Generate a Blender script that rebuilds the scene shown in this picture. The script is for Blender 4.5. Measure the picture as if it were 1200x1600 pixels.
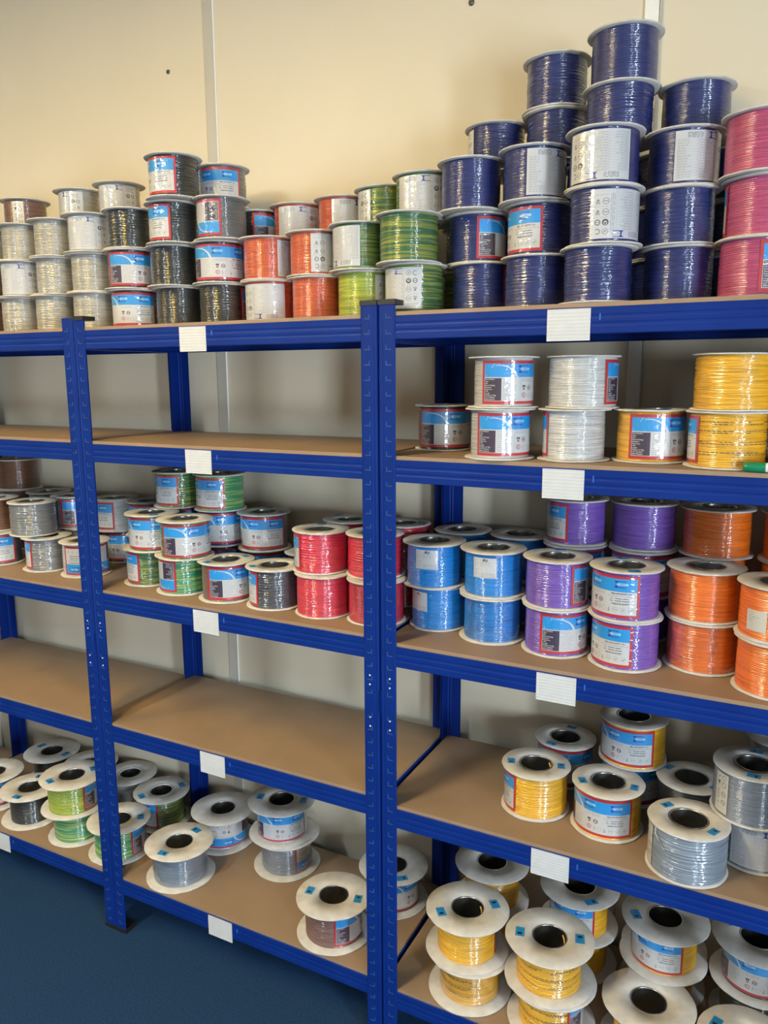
import bpy, math, random
from mathutils import Matrix, Vector
PI = math.pi
SC = bpy.context.scene
COL = SC.collection
for _o in list(bpy.data.objects):
    bpy.data.objects.remove(_o)

# ---------------------------------------------------------------- camera
cd = bpy.data.cameras.new('camera')
cam = bpy.data.objects.new('camera', cd)
COL.objects.link(cam)
cd.sensor_fit = 'HORIZONTAL'
cd.sensor_width = 36.0
cd.lens = 36.564
cd.clip_start = 0.05
cam.matrix_world = Matrix(((0.887771, -0.074998, 0.454134, 1.692175),
                           (0.460254, 0.156142, -0.873948, -1.488752),
                           (-0.005365, 0.984883, 0.173137, 1.644513),
                           (0, 0, 0, 1)))
SC.camera = cam
# ---------------------------------------------------------------- light
WINDOW_1_W, FILL_WINDOW_W, SKY = 134.0, 152.0, 0.4
world = bpy.data.worlds.new('sky')
SC.world = world
world.use_nodes = True
bg = world.node_tree.nodes['Background']
bg.inputs['Color'].default_value = (0.72, 0.86, 1.0, 1)
bg.inputs['Strength'].default_value = SKY
def daylight(loc, rot, w, h, e, c):
    ld = bpy.data.lights.new('window_daylight', 'AREA')
    ld.shape = 'RECTANGLE'; ld.size = w; ld.size_y = h; ld.energy = e; ld.color = c
    lo = bpy.data.objects.new('window_daylight', ld); COL.objects.link(lo)
    lo.location = loc; lo.rotation_euler = rot
daylight((4.29, -2.2, 1.3), (0, PI/2, 0), .90, .46, WINDOW_1_W, (0.74, 0.87, 1.0))     # window_1 in the right wall
daylight((4.29, -4.4, .90), (0, PI/2, 0), 1.40, 1.20, FILL_WINDOW_W, (0.74, 0.87, 1.0))    # fill_window further along it, added as cool fill
SC.view_settings.view_transform = 'Standard'
SC.view_settings.look = 'None'
SC.view_settings.exposure = 0.0
SC.view_settings.gamma = 1.0
SC.view_settings.use_curve_mapping = False

# ---------------------------------------------------------------- materials
def nmat(name):
    m = bpy.data.materials.new(name); m.use_nodes = True
    nt = m.node_tree
    return m, nt, nt.nodes['Principled BSDF']
def N(nt, t, **kw):
    n = nt.nodes.new(t)
    for k, v in kw.items(): setattr(n, k, v)
    return n
def ramp(nt, stops, interp='LINEAR'):
    r = N(nt, 'ShaderNodeValToRGB'); cr = r.color_ramp; cr.interpolation = interp
    while len(cr.elements) < len(stops): cr.elements.new(0.5)
    for e, (p, c) in zip(cr.elements, stops): e.position = p; e.color = (*c, 1)
    return r
def noisy(name, c0, c1, scale=20, rough=0.6, bump=0.0, bscale=60, detail=4, dist=0.002, spec=0.5, metal=0.0, coat=0.0):
    m, nt, b = nmat(name)
    tc = N(nt, 'ShaderNodeTexCoord'); nz = N(nt, 'ShaderNodeTexNoise')
    nz.inputs['Scale'].default_value = scale; nz.inputs['Detail'].default_value = detail
    nt.links.new(tc.outputs['Object'], nz.inputs['Vector'])
    r = ramp(nt, [(0.3, c0), (0.7, c1)])
    nt.links.new(nz.outputs['Fac'], r.inputs['Fac']); nt.links.new(r.outputs['Color'], b.inputs['Base Color'])
    b.inputs['Roughness'].default_value = rough; b.inputs['Specular IOR Level'].default_value = spec
    b.inputs['Metallic'].default_value = metal; b.inputs['Coat Weight'].default_value = coat
    if bump:
        n2 = N(nt, 'ShaderNodeTexNoise'); n2.inputs['Scale'].default_value = bscale; n2.inputs['Detail'].default_value = 3
        nt.links.new(tc.outputs['Object'], n2.inputs['Vector'])
        bp = N(nt, 'ShaderNodeBump'); bp.inputs['Strength'].default_value = bump; bp.inputs['Distance'].default_value = dist
        nt.links.new(n2.outputs['Fac'], bp.inputs['Height']); nt.links.new(bp.outputs['Normal'], b.inputs['Normal'])
    return m
def crinkle(nt, b, amt, xy=1.0):
    """the tight clear film over the wire and the labels: a bumpy clear coat"""
    tc = N(nt, 'ShaderNodeTexCoord'); oi = N(nt, 'ShaderNodeObjectInfo')
    mp = N(nt, 'ShaderNodeVectorMath', operation='ADD')
    un = N(nt, 'ShaderNodeVectorMath', operation='MULTIPLY'); un.inputs[1].default_value = (xy, xy, 1)   # windings are modelled at unit radius
    nt.links.new(tc.outputs['Object'], un.inputs[0]); nt.links.new(un.outputs[0], mp.inputs[0])
    sc = N(nt, 'ShaderNodeVectorMath', operation='SCALE'); sc.inputs['Scale'].default_value = 7.0
    cx = N(nt, 'ShaderNodeCombineXYZ')
    for k in range(3): nt.links.new(oi.outputs['Random'], cx.inputs[k])
    nt.links.new(cx.outputs[0], sc.inputs[0]); nt.links.new(sc.outputs[0], mp.inputs[1])
    st = N(nt, 'ShaderNodeVectorMath', operation='MULTIPLY'); st.inputs[1].default_value = (1.0, 1.0, 2.6)
    nt.links.new(mp.outputs[0], st.inputs[0])
    nz = N(nt, 'ShaderNodeTexNoise'); nz.inputs['Scale'].default_value = 34; nz.inputs['Detail'].default_value = 3
    nz.inputs['Distortion'].default_value = 0.7
    nt.links.new(st.outputs[0], nz.inputs['Vector'])
    bp = N(nt, 'ShaderNodeBump'); bp.inputs['Strength'].default_value = amt; bp.inputs['Distance'].default_value = 0.004
    nt.links.new(nz.outputs['Fac'], bp.inputs['Height'])
    b.inputs['Coat Weight'].default_value = 0.9; b.inputs['Coat Roughness'].default_value = 0.05; b.inputs['Coat IOR'].default_value = 1.7
    nt.links.new(bp.outputs['Normal'], b.inputs['Coat Normal'])
    return bp, mp
def wire(name, c, alt=None, rough=0.38, freq=310.0):
    m, nt, b = nmat(name)
    bp, mp = crinkle(nt, b, 0.42, 0.065)
    sp = N(nt, 'ShaderNodeSeparateXYZ'); nt.links.new(mp.outputs[0], sp.inputs[0])
    nz = N(nt, 'ShaderNodeTexNoise'); nz.noise_dimensions = '3D'
    cv = N(nt, 'ShaderNodeVectorMath', operation='MULTIPLY')
    cv.inputs[1].default_value = (14, 14, freq*1.5) if alt is None else (9, 9, freq*0.8)
    nt.links.new(mp.outputs[0], cv.inputs[0]); nt.links.new(cv.outputs[0], nz.inputs['Vector'])
    nz.inputs['Scale'].default_value = 1.0; nz.inputs['Detail'].default_value = 2
    d = tuple(v*0.72 for v in c); l = tuple(min(1, v*1.18+0.004) for v in c)
    r = ramp(nt, [(0.32, d), (0.66, l)] if alt is None else [(0.44, c), (0.54, tuple((a+b_)/2 for a, b_ in zip(c, alt))), (0.66, alt)])
    nt.links.new(nz.outputs['Fac'], r.inputs['Fac']); nt.links.new(r.outputs['Color'], b.inputs['Base Color'])
    b.inputs['Roughness'].default_value = rough
    return m
WIRES = {
 'white': wire('white_wire', (0.34, 0.32, 0.27)), 'white2': wire('bright_white_wire', (0.48, 0.475, 0.46)),
 'black': wire('black_wire', (0.020, 0.0205, 0.018)), 'charcoal': wire('charcoal_wire', (0.045, 0.048, 0.058)),
 'darkgrey': wire('dark_grey_wire', (0.10, 0.10, 0.10)), 'grey': wire('grey_wire', (0.17, 0.17, 0.165)),
 'slate': wire('slate_wire', (0.15, 0.17, 0.20)), 'steel': wire('steel_grey_wire', (0.20, 0.24, 0.29)),
 'silver': wire('silver_grey_wire', (0.45, 0.46, 0.45)),
 'red': wire('red_wire', (0.55, 0.075, 0.03)), 'redorange': wire('orange_red_wire', (0.50, 0.085, 0.03)),
 'crimson': wire('crimson_wire', (0.58, 0.025, 0.05)),
 'green': wire('green_yellow_wire', (0.022, 0.105, 0.04), (0.26, 0.27, 0.035)),
 'green2': wire('bright_green_wire', (0.022, 0.23, 0.12), (0.40, 0.46, 0.07)),
 'gyellow': wire('yellow_green_wire', (0.22, 0.30, 0.03), (0.46, 0.47, 0.045)),
 'darkgreen': wire('dark_green_wire', (0.01, 0.05, 0.03)),
 'navy': wire('navy_blue_wire', (0.011, 0.019, 0.115)), 'blue': wire('light_blue_wire', (0.007, 0.19, 0.55)),
 'purple': wire('purple_wire', (0.16, 0.075, 0.38)), 'pink': wire('pink_wire', (0.42, 0.058, 0.135)),
 'orange': wire('orange_wire', (0.74, 0.15, 0.007)), 'yellow': wire('yellow_wire', (0.72, 0.37, 0.016)),
 'brown': wire('brown_wire', (0.17, 0.085, 0.065)), 'brown2': wire('rust_brown_wire', (0.14, 0.06, 0.03)),
}
def label_mat(name, c, amt=0.28):
    m, nt, b = nmat(name); crinkle(nt, b, amt)
    b.inputs['Base Color'].default_value = (*c, 1); b.inputs['Roughness'].default_value = 0.45
    return m
L_WHITE = label_mat('label_white', (0.52, 0.52, 0.52)); L_RED = label_mat('label_red', (0.43, 0.022, 0.032))
L_BLUE = label_mat('label_blue', (0.02, 0.26, 0.62)); L_DARK = label_mat('label_dark', (0.045, 0.03, 0.055))
L_INK = label_mat('label_ink', (0.06, 0.06, 0.07)); L_GREY = label_mat('label_grey_print', (0.33, 0.33, 0.34))
L_CREAM = label_mat('label_cream', (0.60, 0.57, 0.49)); L_NAVY = label_mat('label_navy', (0.03, 0.03, 0.22))
L_SKY = label_mat('label_sky_blue', (0.42, 0.66, 0.84)); L_GREEN = label_mat('label_green', (0.03, 0.22, 0.10))
LM = [L_WHITE, L_RED, L_BLUE, L_DARK, L_INK, L_GREY, L_CREAM, L_NAVY, L_SKY, L_GREEN]
CARD = noisy('grey_board', (0.51, 0.48, 0.435), (0.65, 0.62, 0.57), scale=30, rough=0.8, bump=0.25, bscale=220, dist=0.001, spec=0.25)
TUBE = noisy('core_steel', (0.42, 0.42, 0.40), (0.58, 0.58, 0.55), scale=14, rough=0.28, metal=1.0)
STICK = noisy('sticker_blue', (0.015, 0.22, 0.50), (0.02, 0.28, 0.58), scale=40, rough=0.5)
BLUE = noisy('blue_powder_coat', (0.002, 0.020, 0.165), (0.003, 0.026, 0.195), scale=9, rough=0.48, spec=0.18, bump=0.05, bscale=900, dist=0.0005)
SLOT = noisy('slot_dark', (0.004, 0.008, 0.04), (0.006, 0.012, 0.06), rough=0.6)  # recess shade of the slots painted dark; also the slab under the carpet
LIP_LIT = noisy('slot_lip_lit', (0.03, 0.10, 0.40), (0.04, 0.13, 0.46), rough=0.3)  # lighter blue paints the highlight on the slot lips
HOLE_LIT = noisy('lit_hole_pale', (0.68, 0.68, 0.66), (0.80, 0.80, 0.78), rough=0.4)  # pale discs stand for through-holes with the lit wall behind
BLACK = noisy('black_plastic', (0.010, 0.010, 0.011), (0.016, 0.016, 0.017), rough=0.45)
MDF = noisy('hardboard', (0.27, 0.178, 0.105), (0.325, 0.218, 0.132), scale=7, rough=0.55, bump=0.12, bscale=420, dist=0.0008, detail=8)
PLATE = noisy('plate_white', (0.54, 0.55, 0.55), (0.58, 0.59, 0.59), scale=30, rough=0.55)
WALL = noisy('cream_wall_panel', (0.70, 0.618, 0.465), (0.73, 0.648, 0.495), scale=3, rough=0.75, bump=0.06, bscale=160, dist=0.002, spec=0.3)
STRIP_D = noisy('beige_strip', (0.52, 0.485, 0.40), (0.55, 0.51, 0.43), scale=5, rough=0.6)
STRIP_L = noisy('cream_strip', (0.84, 0.82, 0.76), (0.88, 0.86, 0.80), scale=5, rough=0.5)
PAINT = noisy('stone_paint', (0.40, 0.38, 0.34), (0.44, 0.42, 0.38), scale=4, rough=0.8)
CARPET = noisy('navy_carpet', (0.011, 0.039, 0.097), (0.030, 0.078, 0.168), scale=260, rough=0.95, bump=0.9, bscale=700, dist=0.004, detail=6, spec=0.1)
STEEL = noisy('dull_screw', (0.10, 0.095, 0.085), (0.18, 0.17, 0.15), scale=60, rough=0.4, metal=0.8)
GREENCAP = noisy('green_cap', (0.005, 0.19, 0.085), (0.008, 0.23, 0.10), rough=0.35)
WHITEPL = noisy('white_plastic', (0.78, 0.78, 0.76), (0.82, 0.82, 0.80), rough=0.35)
def film_mat():
    m, nt, b = nmat('clear_film'); nt.nodes.remove(b)
    out = nt.nodes['Material Output']
    tr = N(nt, 'ShaderNodeBsdfTransparent'); gl = N(nt, 'ShaderNodeBsdfGlossy'); gl.inputs['Roughness'].default_value = 0.07
    mx = N(nt, 'ShaderNodeMixShader'); lw = N(nt, 'ShaderNodeLayerWeight'); lw.inputs['Blend'].default_value = 0.25
    mm = N(nt, 'ShaderNodeMath', operation='MULTIPLY_ADD'); mm.inputs[1].default_value = 0.55; mm.inputs[2].default_value = 0.08
    nt.links.new(lw.outputs['Facing'], mm.inputs[0]); nt.links.new(mm.outputs[0], mx.inputs[0])
    nt.links.new(tr.outputs[0], mx.inputs[1]); nt.links.new(gl.outputs[0], mx.inputs[2]); nt.links.new(mx.outputs[0], out.inputs[0])
    return m
FILM = film_mat()
def emit(name, c, s):
    m, nt, b = nmat(name); b.inputs['Base Color'].default_value = (0.8, 0.8, 0.8, 1)
    b.inputs['Emission Color'].default_value = (*c, 1); b.inputs['Emission Strength'].default_value = s
    return m
LAMPS = [emit('warm_tube_diffuser', (1.0, 0.66, 0.13), 76), emit('warm_tube_diffuser_left', (1.0, 0.66, 0.13), 44),
         emit('fill_diffuser', (0.82, 0.93, 1.0), 118), emit('fill_diffuser_left', (0.82, 0.93, 1.0), 50)]     # one per ceiling lamp, the cool pair added as fill
GLASS_M, _nt, _b = nmat('window_glass')
_b.inputs['Transmission Weight'].default_value = 1.0; _b.inputs['Roughness'].default_value = 0.0; _b.inputs['Base Color'].default_value = (0.95, 0.98, 1, 1)

# ---------------------------------------------------------------- mesh helpers
class MB:
    def __init__(s): s.v = []; s.f = []; s.m = []
    def face(s, pts, mi=0):
        n = len(s.v); s.v += [tuple(p) for p in pts]; s.f.append(tuple(range(n, n+len(pts)))); s.m.append(mi)
    def box(s, a, b, mi=0):
        x0, y0, z0 = a; x1, y1, z1 = b; n = len(s.v)
        s.v += [(x0,y0,z0),(x1,y0,z0),(x1,y1,z0),(x0,y1,z0),(x0,y0,z1),(x1,y0,z1),(x1,y1,z1),(x0,y1,z1)]
        for q in ((0,3,2,1),(4,5,6,7),(0,1,5,4),(1,2,6,5),(2,3,7,6),(3,0,4,7)):
            s.f.append(tuple(n+i for i in q)); s.m.append(mi)
    def grid(s, rows, closed=True, mi=0):
        """rows: list of rings with equal vertex count"""
        n = len(s.v); k = len(rows[0])
        for r in rows: s.v += r
        for i in range(len(rows)-1):
            for j in range(k if closed else k-1):
                a = n+i*k+j; b = n+i*k+(j+1) % k
                s.f.append((a, b, b+k, a+k)); s.m.append(mi)
    def mesh(s, name, mats, smooth=False):
        me = bpy.data.meshes.new(name); me.from_pydata(s.v, [], s.f)
        for m in mats: me.materials.append(m)
        me.polygons.foreach_set('material_index', s.m)
        me.polygons.foreach_set('use_smooth', [smooth]*len(s.f))
        me.update(); return me
def obj(name, me, parent=None, loc=(0,0,0), rot=(0,0,0), scale=(1,1,1), mat=None):
    o = bpy.data.objects.new(name, me); COL.objects.link(o)
    o.location = loc; o.rotation_euler = rot; o.scale = scale
    if parent is not None: o.parent = parent
    if mat is not None:
        o.material_slots[0].link = 'OBJECT'; o.material_slots[0].material = mat
    return o
def bevel(o, w, seg=2):
    md = o.modifiers.new('bevel', 'BEVEL'); md.width = w; md.segments = seg; md.limit_method = 'ANGLE'
    return o
def struct(name, me, **kw):
    o = obj(name, me, **kw); o['kind'] = 'structure'; return o
def thing(name, label, cat, loc=(0,0,0), group=None, rotz=0):
    o = bpy.data.objects.new(name, None); COL.objects.link(o); o.empty_display_size = 0.05
    o.location = loc; o.rotation_euler = (0, 0, rotz); o['label'] = label; o['category'] = cat
    if group: o['group'] = group
    return o
def boxmesh(name, a, b, mat):
    m = MB(); m.box(a, b); return m.mesh(name, [mat])
def ring(rx, z, n, f=None):
    return [((rx+(f(i) if f else 0))*math.cos(2*PI*i/n), (rx+(f(i) if f else 0))*math.sin(2*PI*i/n), z) for i in range(n)]
_tx = {}
def text_mesh(s, size, bold=0.0):
    """flat triangles of a word, centred at the origin"""
    key = (s, size, bold)
    if key not in _tx:
        cu = bpy.data.curves.new('word', 'FONT'); cu.body = s; cu.size = size; cu.align_x = 'CENTER'; cu.align_y = 'CENTER'
        cu.resolution_u = 1; cu.offset = bold
        o = bpy.data.objects.new('word', cu); COL.objects.link(o)
        dg = bpy.context.evaluated_depsgraph_get()
        me = bpy.data.meshes.new_from_object(o.evaluated_get(dg))
        _tx[key] = ([tuple(v.co) for v in me.vertices], [tuple(p.vertices) for p in me.polygons])
        bpy.data.objects.remove(o); bpy.data.meshes.remove(me)
    return _tx[key]

# ---------------------------------------------------------------- room
X0, X1, YF, YB, ZC = -4.6, 4.25, -6.0, 0.43, 2.95
wb = struct('wall_back', boxmesh('wall_back', (X0-.1, YB, 0), (X1+.1, YB+.1, ZC), WALL))
fl = struct('floor', boxmesh('floor', (X0-.1, YF-.1, -.12), (X1+.1, YB+.1, -.006), SLOT))
tile = boxmesh('carpet_tile', (0.0003, 0.0003, -.006), (.4997, .4997, 0), CARPET)
nx = int((X1-X0)/.5)+1; ny = int((YB-YF)/.5)+1
for i in range(nx):
    for j in range(ny):
        tx, ty = X0+i*.5-.07, YF+j*.5-.01
        if tx+.5 > X1+.1 or ty > YB-.01: continue
        obj('carpet_tile', tile, fl, loc=(tx, ty, 0))
struct('ceiling', boxmesh('ceiling', (X0-.1, YF-.1, ZC), (X1+.1, YB+.1, ZC+.1), PAINT))
struct('wall_left', boxmesh('wall_left', (X0-.1, YF-.1, 0), (X0, YB, ZC), PAINT))
struct('wall_front', boxmesh('wall_front', (X0, YF-.1, 0), (X1, YF, ZC), PAINT))
m = MB()
OPEN = ((-5.0, -3.8, .20, 1.60), (-2.43, -1.97, .85, 1.75))          # y0, y1, z0, z1 of the two windows, the added one first
e = [YF-.1]+[v for o in OPEN for v in o[:2]]+[YB]
for i in range(0, 6, 2): m.box((X1, e[i], 0), (X1+.1, e[i+1], ZC))
for y0, y1, z0, z1 in OPEN: m.box((X1, y0, 0), (X1+.1, y1, z0)); m.box((X1, y0, z1), (X1+.1, y1, ZC))
struct('wall_right', m.mesh('wall_right', [PAINT]))
for nm, (y0, y1, z0, z1) in zip(('fill_window', 'window_1'), OPEN):
    m = MB()
    for q in ((y0-.05, z0-.05, y0, z1+.05), (y1, z0-.05, y1+.05, z1+.05), (y0, z0-.05, y1, z0), (y0, z1, y1, z1+.05)): m.box((X1-.02, q[0], q[1]), (X1+.02, q[2], q[3]))
    struct(nm, m.mesh(nm, [WHITEPL]))
# joint strips between the 1.22 m wall panels
def strip(name, x0, x1, mat, th):
    o = struct(name, boxmesh(name, (x0, YB-th, 0), (x1, YB, ZC), mat)); bevel(o, .0012, 1); return o
strip('trim_1', .125, .160, STRIP_D, .004)
strip('trim_2', .1605, .1635, STRIP_L, .006)
strip('trim_3', 1.343, 1.374, STRIP_L, .006)
strip('trim_4', 1.375, 1.3785, STRIP_D, .008)
strip('trim_5', -1.095, -1.06, STRIP_L, .006)
strip('trim_6', -1.0595, -1.056, STRIP_D, .008)
# two screws left in the back wall
def screw(x, z, r):
    m = MB(); n = 16
    m.grid([ring(r, 0, n), ring(r*.95, .0025, n), ring(r*.55, .0045, n), ring(r*.30, .0045, n), ring(r*.28, .002, n)]); m.face(list(reversed(ring(r*.28, .002, n))))
    o = obj('wall_screw', m.mesh('wall_screw', [STEEL], True), wb, loc=(x, YB, z), rot=(PI/2, 0, 0))
screw(-.013, 2.527, .0062); screw(.939, 2.521, .0075)
# warm ceiling lamps, then two cool ones added as fill
def lamp(x, y, label, mat):
    t = thing('ceiling_lamp', label, 'lamp', (x, y, ZC-.07), 'ceiling lamps')
    m = MB(); m.box((-.10, -.62, .02), (.10, .62, .07)); bevel(obj('housing', m.mesh('housing', [WHITEPL]), t), .006)
    obj('diffuser', boxmesh('diffuser', (-.07, -.60, 0), (.07, .60, .02), mat), t)
lamp(.35, -1.45, 'warm ceiling lamp nearest the window, above the middle of the room', LAMPS[0])
lamp(-1.45, -1.35, 'warm ceiling lamp over the left end of the room', LAMPS[1])

lamp(-.1, -2.35, 'added cool fill lamp in the second row, middle of the room', LAMPS[2])  # this cool pair is added to light deeper into the shelves
lamp(-1.9, -2.35, 'added cool fill lamp in the second row, left end of the room', LAMPS[3])

# ---------------------------------------------------------------- shelving
W, G, PW, DP = .9034, .0035, .0395, .397
XA, XBu, XCu = -.9034-.0010, 0.0005, .9034+.0035
def extrude_z(prof, z0, z1):
    """closed thin profile in (x,y) extruded up"""
    m = MB(); n = len(prof)
    m.v += [(x, y, z0) for x, y in prof]+[(x, y, z1) for x, y in prof]
    for i in range(n):
        j = (i+1) % n; m.f.append((i, j, n+j, n+i)); m.m.append(0)
    return m
T = .0017
_outer = [(0, PW), (0, .004), (.0012, .0012), (.004, 0), (.0075, 0), (.0085, .0012), (.0105, .0012), (.0115, 0), (.036, 0), (PW, .0012)]
_inner = [(PW, .0012+T), (.036, T), (.0125, T), (.0105, T+.0012), (.0085, T+.0012), (.0065, T), (.005, T+.0002), (.0028, .003), (T, .005), (T, PW)]
up_me = {}
def upright_mesh(z0, z1):
    m = extrude_z(_outer+_inner, z0, z1); me = m.mesh('upright', [BLUE]); return me
LOW = upright_mesh(.004, .905); HIGH = upright_mesh(.905, 1.796)
def slots_mesh(z0, z1, mirror=False):
    m = MB(); z = z0
    while z < z1:
        m.box((.0185, -.0004, z), (.0305, .0006, z+.0034), 0)
        m.box((.0185, -.0009, z-.0013), (.0305, .0004, z), 1)
        m.box((.0180, -.0009, z-.0013), (.0192, .0004, z+.0085), 1)
        m.box((.0235, -.0004, z+.0165), (.0255, .0006, z+.0185), 0)
        z += .0322
    return m.mesh('keyhole_slots', [SLOT, LIP_LIT])
SL_LOW = slots_mesh(.03, .89); SL_HIGH = slots_mesh(.925, 1.78)
CAP = boxmesh('end_cap', (-.0003, -.0020, 0), (PW+.0006, PW+.0006, .0105), BLACK)
FOOT = boxmesh('foot', (-.0003, -.0022, 0), (PW+.002, PW+.001, .013), BLACK)
CONN = boxmesh('connector', (-.0003, -.0016, 0), (.0012, PW*.9, .055), BLUE)
def hole_discs():
    m = MB()
    for z in (-.062, -.040, .040, .062):
        rows = [[(.024+.0022*math.cos(a*PI/5), -.0002, z+.0022*math.sin(a*PI/5)) for a in range(10)], [(.024+.0018*math.cos(a*PI/5), -.0012, z+.0018*math.sin(a*PI/5)) for a in range(10)]]
        m.grid(rows); m.face(rows[1])
    return m.mesh('lit_holes', [HOLE_LIT])
HOLE_DISCS = hole_discs()
def beam_mesh(L, h):
    """front beam: ribbed web with folded lips, along x"""
    pr = [(.016, 0), (.0030, 0), (.0020, -.0010), (.0020, -.013), (.0027, -.0155), (.0027, -.0185), (.0020, -.021), (.0020, -.027), (.0027, -.0295), (.0027, -.0325), (.0020, -.035),
          (.0020, -h+.001), (.0030, -h), (.018, -h), (.018, -h+.0015), (.0042, -h+.0015), (.0036, -h+.003), (.0036, -.036), (.0050, -.0325), (.0050, -.0295), (.0036, -.027), (.0036, -.0212), (.0050, -.0187), (.0050, -.0155), (.0036, -.0125), (.0036, -.0016), (.016, -.0016)]
    m = MB(); n = len(pr)
    m.v += [(0, y, z) for y, z in pr]+[(L, y, z) for y, z in pr]
    for i in range(n):
        j = (i+1) % n; m.f.append((j, i, n+i, n+j)); m.m.append(0)
    return m.mesh('beam', [BLUE])
BH = .0483
BEAM = beam_mesh(W-.005, BH); SIDE = beam_mesh(DP-.008, BH)
BOARD = boxmesh('shelf_board', (.0035, .0045, -.0012), (W-.0035, DP-.0045, .008), MDF)
def plate_mesh():
    m = MB(); n = 9; h = .0585; w = .0815
    rows = []
    for i in range(n*4+1):
        z = -h*i/(n*4); y = -.0012-.00035*(0.5+0.5*math.cos(2*PI*i/4))
        rows.append([(0, y, z), (w, y, z)])
    m.grid(rows, closed=False)
    m.box((0, -.0011, -h), (w, .0, 0))
    return m.mesh('label_plate', [PLATE])
PLT = plate_mesh()
HOOK = boxmesh('rivet_tab', (0, -.0006, -.012), (.003, .0006, 0), LIP_LIT)
def unit(x0, zs, label, capR=True, capL=True, plates=True):
    u = thing('shelving_unit', label, 'shelving', (x0, 0, 0), 'blue shelving units in a row')
    for sx, sy in ((0, 0), (1, 0), (0, 1), (1, 1)):
        p = obj('upright', LOW, u, loc=(W if sx else 0, DP if sy else 0, 0), scale=(-1 if sx else 1, -1 if sy else 1, 1))
        p2 = obj('upright', HIGH, u, loc=p.location, scale=p.scale)
        for q, sm in ((p, SL_LOW), (p2, SL_HIGH)):
            s = obj('keyhole_slots', sm, q); s['kind'] = 'stuff'
        obj('lit_holes', HOLE_DISCS, p, loc=(0, 0, .905))
        obj('connector', CONN, p, loc=(0, 0, .878))
        obj('foot', FOOT, p)
        if (sx and capR) or (not sx and capL): obj('end_cap', CAP, p2, loc=(0, 0, 1.789))
    for k, z in enumerate(zs):
        b = obj('front_beam', BEAM, u, loc=(.0025, 0, z))
        obj('back_beam', BEAM, u, loc=(.0025, DP, z), scale=(1, -1, 1))
        obj('side_beam', SIDE, u, loc=(0, DP-.004, z), rot=(0, 0, -PI/2))
        obj('side_beam', SIDE, u, loc=(W, .004, z), rot=(0, 0, PI/2))
        obj('shelf_board', BOARD, u, loc=(0, 0, z))
        if plates:
            pl = obj('label_plate', PLT, b, loc=(.359, .002, -.002)); pl['label'] = 'blank white ribbed label plate'
            obj('rivet_tab', HOOK, b, loc=(.456, .002, -.012))
    return u
unit(XA, (.1765, .6556, 1.0474, 1.4677, 1.763), 'blue steel shelving unit at left, cut off by the left frame edge', capR=False)
unit(XBu, (.1765, .6633, 1.0548, 1.4668, 1.763), 'blue steel shelving unit in the middle with five hardboard shelves')
unit(XCu, (.1651, .6495, 1.0451, 1.4649, 1.766), 'blue steel shelving unit at right, cut off by the right frame edge')
unit(XCu+W+G, (.1651, .6495, 1.0451, 1.4649, 1.766), 'blue steel shelving unit beyond the right edge of the view', plates=False)
unit(XA-W-.004, (.1765, .6556, 1.0474, 1.4677, 1.763), 'blue steel shelving unit beyond the left one, just a sliver in view', plates=False)
GROUPS = ['wire reels stacked on the top shelf',
    'wire reels hidden in the back row of the top shelf',
    'wire reels on the upper shelf of the right unit',
    'wire reels on the middle shelf of the right unit',
    'wire reels on the middle shelf of the centre unit',
    'wire reels on the middle shelf of the left unit',
    'wire reels on the lower shelf of the right unit',
    'wide flanged reels on the bottom shelf of the right unit',
    'wide flanged reels on the bottom shelf of the centre unit',
    'wide flanged reels on the bottom shelf of the left unit',
    'wire reels beyond the right edge of the view']
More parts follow.
